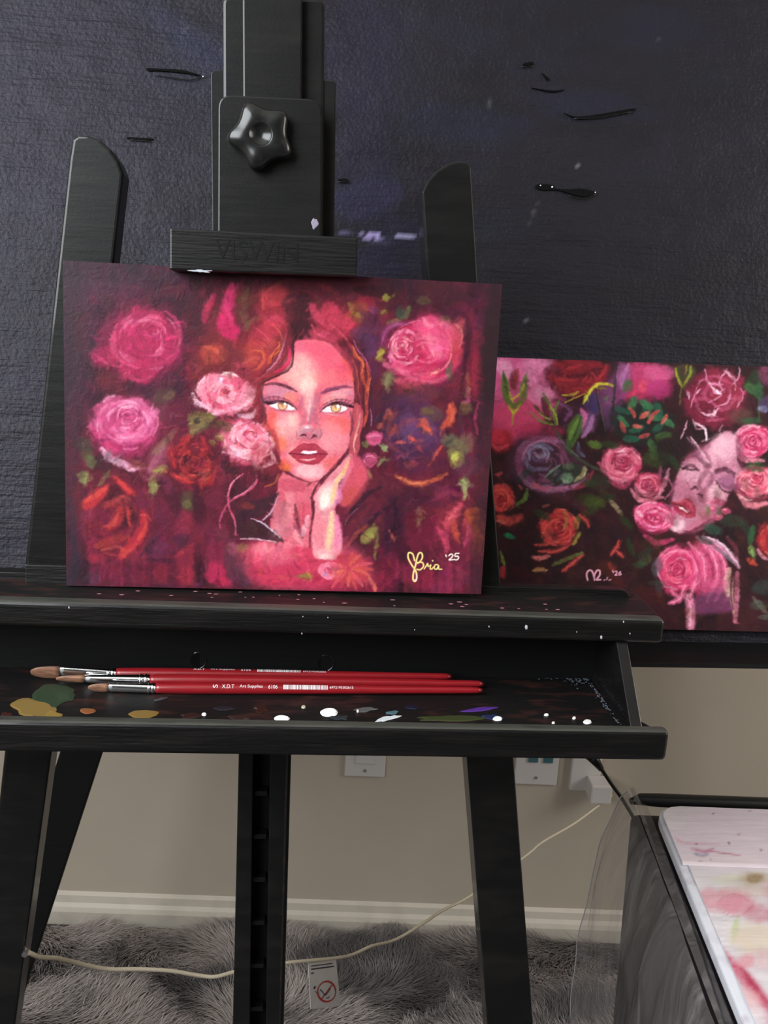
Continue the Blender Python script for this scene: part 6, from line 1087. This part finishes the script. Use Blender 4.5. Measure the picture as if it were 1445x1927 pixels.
for i in range(55):
    x = r.uniform(60, 1150); P = at_z(x, 1098 + (x - 60) * .022 + r.uniform(6, 40), .9276 - .010 * (x / 2600 - .21)); sz = r.uniform(.0004, .0012)
    if -.022 < P[1] - LY * P[0] < -.001: sp.append((P, UPV, np.array([sz * 2, 0, 0]), np.array([0, sz, 0])))
flecks('paint_specks', sp, pmat('a06a78'), ledge, 2)
sp = []
for i, (x, y, s_) in enumerate(((990, 1180, 2.5), (1131, 1199, 2), (920, 1179, 1), (1185, 1192, 1), (1085, 1189, .8), (1173, 1170, 1.2), (568, 1192, 1), (570, 1160, .8), (617, 1162, .8), (130, 1143, 1.2), (780, 1185, .7))):
    P = at_y(x, y, -.0364 + LY * ((x - 560) / 2560)); sz = s_ * .0006; sp.append((P, np.array([0, -1.0, 0]), np.array([sz * .7, 0, sz * .4]), np.array([-sz * .4, 0, sz * 1.3])))
flecks('paint_specks', sp, pmat('b8b4bc'), ledge, 3)
# nail in the left leg that holds the cord
nail = on_easel(46, 1797, .010); bm = bmesh.new(); tube(bm, [nail, nail + NB * .006], .0024, 10); finish('nail', bm, M['ferrule'], easel, smooth=False)

# ---------------------------------------------------------------- portrait on the easel
c1 = paint_portrait()
P4 = [on_easel(x, y, 0.0) for x, y in ((118, 490), (945, 535), (905, 1118), (125, 1102))]
dz = .9302 - .5 * (P4[2][2] + P4[3][2])
portrait = panel('portrait_painting', 'painted portrait of a woman with chin on hand among pink and red roses', P4[0], P4[1], P4[2], P4[3], .0032, 830, 620, c1, (0, 0, .93), M['panel_edge'], NB)

# ---------------------------------------------------------------- three red brushes
def brush(label, pA, pB, pC, pD, r_h, fl_w, fl_t, roll, texts, lift=0.0):
    """pA tip, pB hair/ferrule, pC ferrule/handle, pD end: photo points laid on the tray floor"""
    z = FZ + r_h + .0004 + lift
    A, B_, C_, D = (at_z(x, y, z) for x, y in (pA, pB, pC, pD))
    ax = (D - A) / np.linalg.norm(D - A)
    line = lambda P: A + ax * ((P - A) @ ax)
    B_, C_ = line(B_), line(C_)
    side = np.cross(ax, UPV); side /= np.linalg.norm(side); up = np.cross(side, ax)
    root = thing('paintbrush', label, 'paintbrush', tuple(A), 'red-handled paintbrushes in the easel tray')
    fu = side * math.cos(roll) + up * math.sin(roll); fv = -side * math.sin(roll) + up * math.cos(roll)
    def loft(secs, mt, name, seg=20, parent=root):
        bm = bmesh.new(); rings = []
        for P, a, b in secs: rings.append([bm.verts.new(Vector(P + fu * a * math.cos(2 * math.pi * k / seg) + fv * b * math.sin(2 * math.pi * k / seg))) for k in range(seg)])
        for q0, q1 in zip(rings, rings[1:]):
            for k in range(seg): bm.faces.new((q0[k], q0[(k + 1) % seg], q1[(k + 1) % seg], q1[k]))
        bm.faces.new(rings[0][::-1]); bm.faces.new(rings[-1])
        return finish(name, bm, mt, parent, smooth=True)
    LB = np.linalg.norm(B_ - A); LF = np.linalg.norm(C_ - B_); LH = np.linalg.norm(D - C_)
    loft([(A + ax * LB * t, fl_w * max(.12, math.sin(min(1, t * 1.5 + .03) * math.pi / 2) ** .42), fl_t * (.35 + .65 * t)) for t in (0, .02, .05, .13, .25, .42, .65, .85, 1.02)], M['bristle'], 'bristles')
    fe = loft([(B_ + ax * LF * t, fl_w * (1 - t) ** 1 * .98 + r_h * t if t < 1 else r_h, fl_t * (1 - t) * 1.05 + r_h * 1.02 * t) for t in (0, .1, .25, .45, .65, .8, .9, 1.0)], M['ferrule'], 'ferrule')
    for t in (.86, .94): loft([(B_ + ax * LF * (t + d), r_h * q, r_h * q) for d, q in ((-.022, .98), (-.01, 1.14), (.01, 1.14), (.022, .98))], M['ferrule'], 'crimp', parent=fe)
    prof = [(0, .96), (.012, 1.02), (.08, 1.12), (.2, 1.12), (.45, .98), (.75, .78), (.96, .66), (.985, .6), (1, .4)]
    hd = loft([(C_ + ax * LH * t, r_h * q, r_h * q) for t, q in prof], M['red'], 'handle')
    rad = lambda s: r_h * np.interp(s / LH, [p[0] for p in prof], [p[1] for p in prof])
    def wrap(me, s0, s1, hgt, phi, name, turn=False):
        bm = bmesh.new(); bm.from_mesh(me); ax_ = 0 if turn else 1; vs = [v.co[ax_] for v in bm.verts]; lo, hi = min(vs), max(vs)
        for k in range(1, 7):
            pc = [0, 0, 0]; pc[ax_] = lo + (hi - lo) * k / 7; pn = [0, 0, 0]; pn[ax_] = 1
            bmesh.ops.bisect_plane(bm, geom=bm.verts[:] + bm.edges[:] + bm.faces[:], dist=1e-6, plane_co=pc, plane_no=pn)
        bm.to_mesh(me); bm.free()
        n = len(me.vertices); co = np.empty(n * 3, np.float32); me.vertices.foreach_get('co', co); co = co.reshape(-1, 3)
        if turn: co = np.stack([-co[:, 1], co[:, 0], co[:, 2]], 1)
        mn, mx = co.min(0), co.max(0); x = s0 + (co[:, 0] - mn[0]) / (mx[0] - mn[0]) * (s1 - s0); y = ((co[:, 1] - mn[1]) / (mx[1] - mn[1]) - .5) * hgt
        rr = rad(x) + .00012; a = phi + y / rr
        P = C_ + ax * x[:, None] + (rr * np.cos(a))[:, None] * side * 1 + (rr * np.sin(a))[:, None] * up
        me.vertices.foreach_set('co', P.astype(np.float32).ravel()); return link(name, me, M['print'], hd)
    sx = lambda px: float((line(at_z(px, pC[1] + (pD[1] - pC[1]) * (px - pC[0]) / (pD[0] - pC[0]), z)) - C_) @ ax)
    for kind, s_, x0, x1, hg, phi in texts:
        if kind == 'code':
            bm = bmesh.new(); rr = np.random.RandomState(len(s_)); x = 0.0
            while x < 1: w_ = rr.choice([.008, .014, .022]); ys = np.linspace(0, 1, 6); vs = [[bm.verts.new((xx, y, 0)) for y in ys] for xx in (x, min(1, x + w_))]; [bm.faces.new((vs[0][i], vs[1][i], vs[1][i + 1], vs[0][i + 1])) for i in range(5)]; x += w_ + rr.choice([.006, .010, .016])
            me = bpy.data.meshes.new('barcode'); bm.to_mesh(me); bm.free(); wrap(me, sx(x0), sx(x1), hg, phi, 'barcode')
        else: wrap(text_mesh(s_, 1.0, 'lettering'), sx(x0), sx(x1), hg, phi, 'lettering', kind == 'turn')
    return root
brush('red-handled paintbrush nearest the tray front with white lettering and short brown tip', (166, 1294), (204, 1293), (293, 1295), (907, 1299), .0037, .0040, .0022, 1.2,
      [('turn', 'S', 401, 410, .0026, .85), ('t', 'X.D.T', 418, 441, .0030, .85), ('t', 'Art Supplies', 451, 494, .0030, .85), ('t', '6106', 505, 522, .0030, .85), ('code', '615', 533, 616, .0036, .85), ('t', '6972195302615', 620, 664, .0020, .85)])
brush('plain red-handled paintbrush lying in the middle of the three', (106, 1277), (160, 1276), (283, 1277), (909, 1287), .0040, .0037, .0026, 1.0, [], .0004)
brush('red-handled paintbrush at the tray back with the broadest brown tip', (58, 1265), (113, 1264), (221, 1262), (849, 1273), .0038, .0060, .0024, 1.2,
      [('t', 'X.D.T', 365, 386, .0026, 1.45), ('t', 'Art Supplies', 397, 442, .0026, 1.45), ('t', '6106', 454, 472, .0026, 1.45), ('code', '602', 484, 565, .0032, 1.4), ('t', '6972195302602', 570, 613, .0018, 1.3)], .0022)

# ---------------------------------------------------------------- wall outlets, plug, cord with its tag, cable
def wall_plate(name, label, cx, cy_bot, w, h, cat='outlet'):
    P = on_wall(cx, cy_bot, 0.0); root = thing(name, label, cat, tuple(P))
    bm = bmesh.new(); box(bm, P - WD * w / 2 - WN * .005, WD * w, WN * .005, (0, 0, h)); pl = finish('cover_plate', bm, M['outlet'], root, bevel=.0015)
    return root, P, pl
def screw(P, parent):
    bm = bmesh.new(); tube(bm, [P - WN * .0065, P - WN * .004], .0028, 10); finish('screw', bm, M['teal'] if False else M['panel_edge2'], parent)
root, P, pl = wall_plate('wall_outlet', 'white wall plate with one screw seen between the mast and right leg', 686, 1459, .070, .115); screw(P + np.array([0, 0, .012]), pl)
for zc in (.038, .078):
    bm = bmesh.new(); box(bm, P - WD * .017 - WN * .0068 + np.array([0, 0, zc - .013]), WD * .034, WN * .003, (0, 0, .026)); rc = finish('socket', bm, M['outlet'], pl, bevel=.001)
root, P, pl = wall_plate('wall_outlet', 'white wall plate with teal socket openings right of the right leg', 1006, 1474, .075, .115); screw(P + np.array([0, 0, .014]), pl)
for dx_ in (-.016, .010):
    bm = bmesh.new(); box(bm, P + WD * dx_ - WN * .0075 + np.array([0, 0, .044]), WD * .016, WN * .003, (0, 0, .016)); finish('socket_opening', bm, M['teal'], pl)
P = on_wall(1096, 1482, 0); plug = thing('plug_adapter', 'white stepped plug adapter on the wall beside the black cable', 'adapter', tuple(P))
bm = bmesh.new(); box(bm, P - WD * .026 - WN * .012, WD * .052, WN * .012, (0, 0, .075)); finish('plug_base', bm, M['outlet'], plug, bevel=.002)
bm = bmesh.new(); box(bm, P + WD * .002 - WN * .05 - np.array([0, 0, .002]), WD * .036, WN * .038, (0, 0, .034)); finish('plug_body', bm, M['outlet'], plug, bevel=.003)
# cream cord: from the nail on the left leg, behind mast and right leg, to the plug
cp = [tuple(nail + NB * .004 + np.array([0, 0, .0]))]
for x, y, Y_ in ((75, 1801, .045), (110, 1804, .06), (160, 1816, .08), (205, 1824, .10), (260, 1824, .12), (320, 1827, .14), (375, 1836, .16), (405, 1838, .17), (440, 1829, .19), (490, 1818, .22), (545, 1811, .24), (630, 1803, .30), (665, 1796, .33), (700, 1780, .36), (745, 1768, .40), (800, 1735, .45), (835, 1712, .50), (885, 1686, .55), (990, 1610, .63), (1020, 1585, .66), (1080, 1550, .70), (1130, 1513, .74), (1148, 1500, .755)):
    cp.append(tuple(at_y(x, y, Y_)))
cp.append(tuple(on_wall(1150, 1496, .014)))
bm = bmesh.new(); tube(bm, catmull(cp, False, 4), .0021, 6); cord = finish('cord', bm, M['cord'], None, smooth=True)
tag(cord, 'thin cream cord strung from the left leg across to the wall', 'cord')
tc_ = [at_y(x, y, Y_) for x, y, Y_ in ((580, 1811, .265), (632, 1804, .30), (641, 1893, .30), (585, 1899, .265))]
tagc = thing('warning_tag', 'white paper tag with a red prohibition sign hanging from the cord', 'tag', tuple(tc_[3]))
nrm = np.cross(tc_[1] - tc_[0], tc_[3] - tc_[0]); nrm /= np.linalg.norm(nrm)
if nrm[1] < 0: nrm = -nrm                       # away from the camera
bm = bmesh.new(); prism(bm, tc_, nrm * .0006); finish('card', bm, M['paper'], tagc)
def on_card(u, v): return (tc_[0] * (1 - u) + tc_[1] * u) * (1 - v) + (tc_[3] * (1 - u) + tc_[2] * u) * v - nrm * .0003
def card_strip(name, pts, w, mt, closed=False):
    bm = bmesh.new(); P = [on_card(*p) for p in pts]; n = len(P); L_, R_ = [], []
    for i in range(n):
        a, b = (P[i - 1], P[(i + 1) % n]) if closed else (P[max(i - 1, 0)], P[min(i + 1, n - 1)])
        t = (b - a) / np.linalg.norm(b - a); s_ = np.cross(t, nrm); L_.append(bm.verts.new(Vector(P[i] - s_ * w))); R_.append(bm.verts.new(Vector(P[i] + s_ * w)))
    for i in range(n if closed else n - 1): j = (i + 1) % n; bm.faces.new((L_[i], L_[j], R_[j], R_[i]))
    return finish(name, bm, mt, tagc)
cu, cvv, ru, rv = .56, .66, .31, .215
card_strip('prohibition_ring', [(cu + ru * math.cos(t), cvv + rv * math.sin(t)) for t in np.linspace(0, 2 * math.pi, 28, endpoint=False)], .0010, M['tag_red'], True)
card_strip('prohibition_slash', [(cu - ru * .66, cvv + rv * .72), (cu + ru * .72, cvv - rv * .66)], .0011, M['tag_red'])
card_strip('pictogram_line', [(.34, .60), (.42, .66), (.46, .72), (.56, .70)], .0005, M['tag_ink']); card_strip('pictogram_line', [(.50, .74), (.60, .68), (.70, .60)], .0007, M['tag_ink']); card_strip('pictogram_line', [(.52, .80), (.62, .79), (.64, .75)], .0006, M['tag_ink']); card_strip('pictogram_dot', [(.13, .545), (.19, .545)], .0015, M['tag_ink']); card_strip('pictogram_line', [(.16, .62), (.24, .68), (.30, .66)], .0003, M['tag_ink'])
for v_, u0, u1, ww in ((.085, .08, .85, .0006), (.15, .08, .90, .0008), (.235, .07, .16, .0008)): card_strip('small_print', [(u0, v_), ((u0 + u1) / 2, v_), (u1, v_)], ww, M['tag_ink'])
# black cable with strain relief
cab = thing('power_cable', 'black power cable with thick strain relief hanging below the tray', 'cable', tuple(at_y(1180, 1520, .48)))
bm = bmesh.new(); tube(bm, [at_y(1085, 1378, .47), at_y(1100, 1400, .47), at_y(1113, 1422, .47)], .009, 10); tube(bm, [at_y(1113, 1422, .47), at_y(1124, 1437, .472), at_y(1131, 1447, .475)], [.0085, .0058, .0042], 10); finish('strain_relief', bm, M['cable'], cab, smooth=True)
bm = bmesh.new(); cpth = [at_y(1129, 1443, .475), at_y(1150, 1475, .48), at_y(1176, 1512, .485), at_y(1198, 1560, .49), at_y(1205, 1660, .50), at_y(1195, 1800, .51)]; e_ = cpth[-1].copy(); e_[2] = .06; e_[1] = .53; cpth.append(e_)
tube(bm, catmull(cpth, False, 5), .0026, 8); finish('cable_lead', bm, M['cable'], cab, smooth=True)
bm = bmesh.new(); tp_ = at_y(1085, 1378, .47); tube(bm, catmull([tp_, tp_ + np.array([-.02, .03, .05]), tp_ + np.array([-.02, -.10, .09])], False, 5), .004, 8); finish('cable_lead', bm, M['cable'], cab, smooth=True)

# ---------------------------------------------------------------- black bin lined with clear film, stained palette on top
BZ = .600
bl = at_z(1187, 1510, BZ); br = at_z(1445, 1520, BZ); bx = br - bl; bx[2] = 0; bx /= np.linalg.norm(bx)
pl0, pl1 = at_z(1260, 1590, BZ + .014), at_z(1398, 1927, BZ + .014); by = pl1 - pl0; by[2] = 0; by /= np.linalg.norm(by)      # toward the camera
bwid, bdep = .36, .44
bin_ = thing('storage_bin', 'tall black plastic bin under the white palette at the lower right', 'bin', tuple(bl * [1, 1, 0]))
def bpt(u, d, z, inset=0.0): return np.array([*(bl + bx * (u + (inset if u < bwid / 2 else -inset)) + by * (d + (inset if d < bdep / 2 else -inset)))[:2], z])
bm = bmesh.new()
hull8(bm, [bpt(0, 0, .001, .02), bpt(bwid, 0, .001, .02), bpt(bwid, bdep, .001, .02), bpt(0, bdep, .001, .02)], [bpt(0, 0, BZ - .012), bpt(bwid, 0, BZ - .012), bpt(bwid, bdep, BZ - .012), bpt(0, bdep, BZ - .012)])
finish('bin_body', bm, M['bin'], bin_, bevel=.01, seg=3)
bm = bmesh.new(); rim = [at_z(1187, 1508, BZ + .006), at_z(1205, 1504, BZ + .006), at_z(1240, 1506, BZ + .006), at_z(1445, 1514, BZ + .006)]; rim.append(rim[-1] + bx * .09)
tube(bm, rim, [.0035, .0065, .0075, .0078, .0078], 12); finish('bin_rim', bm, M['cable'], bin_, smooth=True)
# clear film: bulging liner hung over the bin's left side
nu_, nv_ = 60, 70; q_ = np.zeros((nv_, nu_, 3)); rn = np.random.RandomState(12)
n1 = fnoise(nv_, nu_, 12, 26, 31, 3) - .5; n2 = fnoise(nv_, nu_, 5, 30, 33, 2) - .5
for j in range(nv_):
    s_ = j / (nv_ - 1); z_ = BZ + .010 - .46 * s_ ** 1.15
    out = .034 * min(1, (s_ / .28)) ** .6
    for i in range(nu_):
        t_ = i / (nu_ - 1); d_ = -.012 + .36 * t_
        o_ = out * (1 - .55 * t_) + (.030 * n1[j, i] + .012 * n2[j, i]) * min(1, s_ * 5) + .002
        q_[j, i] = bpt(0, 0, z_) + by * d_ - bx * max(o_, .001 + 0 * s_)
        q_[j, i, 2] = z_ + .01 * n1[j, i] * (1 - s_)
bag = thing('plastic_liner', 'clear wrinkled plastic bag hanging over the side of the black bin', 'plastic bag', tuple(q_[-1, 0]))
link('film', grid_mesh('film', nu_, nv_, q_), M['film'], bag, smooth=True)
bm = bmesh.new(); tube(bm, [q_[j, 0] for j in range(0, 52, 2)], .0006, 6); finish('hem', bm, M['film_hem'] if 'film_hem' in M else M['outlet'], bag, smooth=True)
gap_ = float((pl0 - bl) @ bx); ft_ = np.zeros((16, 40, 3))
for j in range(16):
    for i in range(40):
        s_ = j / 15; t_ = i / 39; ft_[j, i] = bpt(0, 0, BZ + .0105 - .0085 * s_ ** 2) + by * (-.012 + .40 * t_) + bx * (gap_ + .006) * s_; ft_[j, i, 2] += .004 * math.sin(6 * s_ + 9 * t_) * s_ * (1 - s_) * 3
link('film_fold', grid_mesh('film_fold', 40, 16, ft_), M['film'], bag, smooth=True)
# palette tray
pz = BZ + .016
cp_ = paint_palette()
far = at_z(1330, 1525, pz); pu = bx; 
o0 = pl0 + by * (((far - pl0) @ by)); o0[2] = pz
pw, pd = .30, .40
def ppt(u, d, z): p = o0 + bx * u + by * d; return np.array([p[0], p[1], z])
palette = thing('palette_tray', 'white palette tray with pink and green watercolour stains on the bin', 'palette', tuple(ppt(pw / 2, pd / 2, BZ + .002)))
bm = bmesh.new(); ol = rounded([(0, 0, .026), (pw, 0, .026), (pw, pd, .02), (0, pd, .02)], 0, 6)
prism(bm, [ppt(u, d, pz - .012) for u, d in ol], np.array([0, 0, .012])); finish('tray_body', bm, M['palette_edge'], palette, bevel=.0022)
def sheet(name, u0, u1, d0, d1, z, rcorner, wr):
    nu_, nv_ = 120, int(120 * (d1 - d0) / (u1 - u0)) + 2; U_ = np.linspace(0, 1, nu_); V_ = np.linspace(0, 1, nv_); P = np.zeros((nv_, nu_, 3))
    wn = fnoise(nv_, nu_, 22, 5, 41, 3) - .5
    for j, v in enumerate(V_):
        d_ = d0 + (d1 - d0) * v; cut = rcorner - math.sqrt(max(rcorner ** 2 - max(0, rcorner - (d_ - d0)) ** 2, 0)) if rcorner else 0
        for i, u in enumerate(U_): P[j, i] = ppt(u0 + cut + (u1 - u0 - 2 * cut) * u, d_, z)
    P[..., 2] += wn * wr
    if rcorner: P[-1, :, 2] = z - .0020
    px, py = to_px(P); cc, _ = cp_.sample(px, py)
    return link(name, grid_mesh(name, nu_, nv_, P[::-1], cc[::-1]), M['palette'], palette, smooth=True)
seam = float((at_z(1340, 1634, pz) - o0) @ by)
sheet('taped_band', .0035, pw - .0035, .002, seam, pz + .0028, .024, .0004)
sheet('palette_sheet', .009, pw - .009, seam - .002, pd - .006, pz + .0009, 0, .0010)
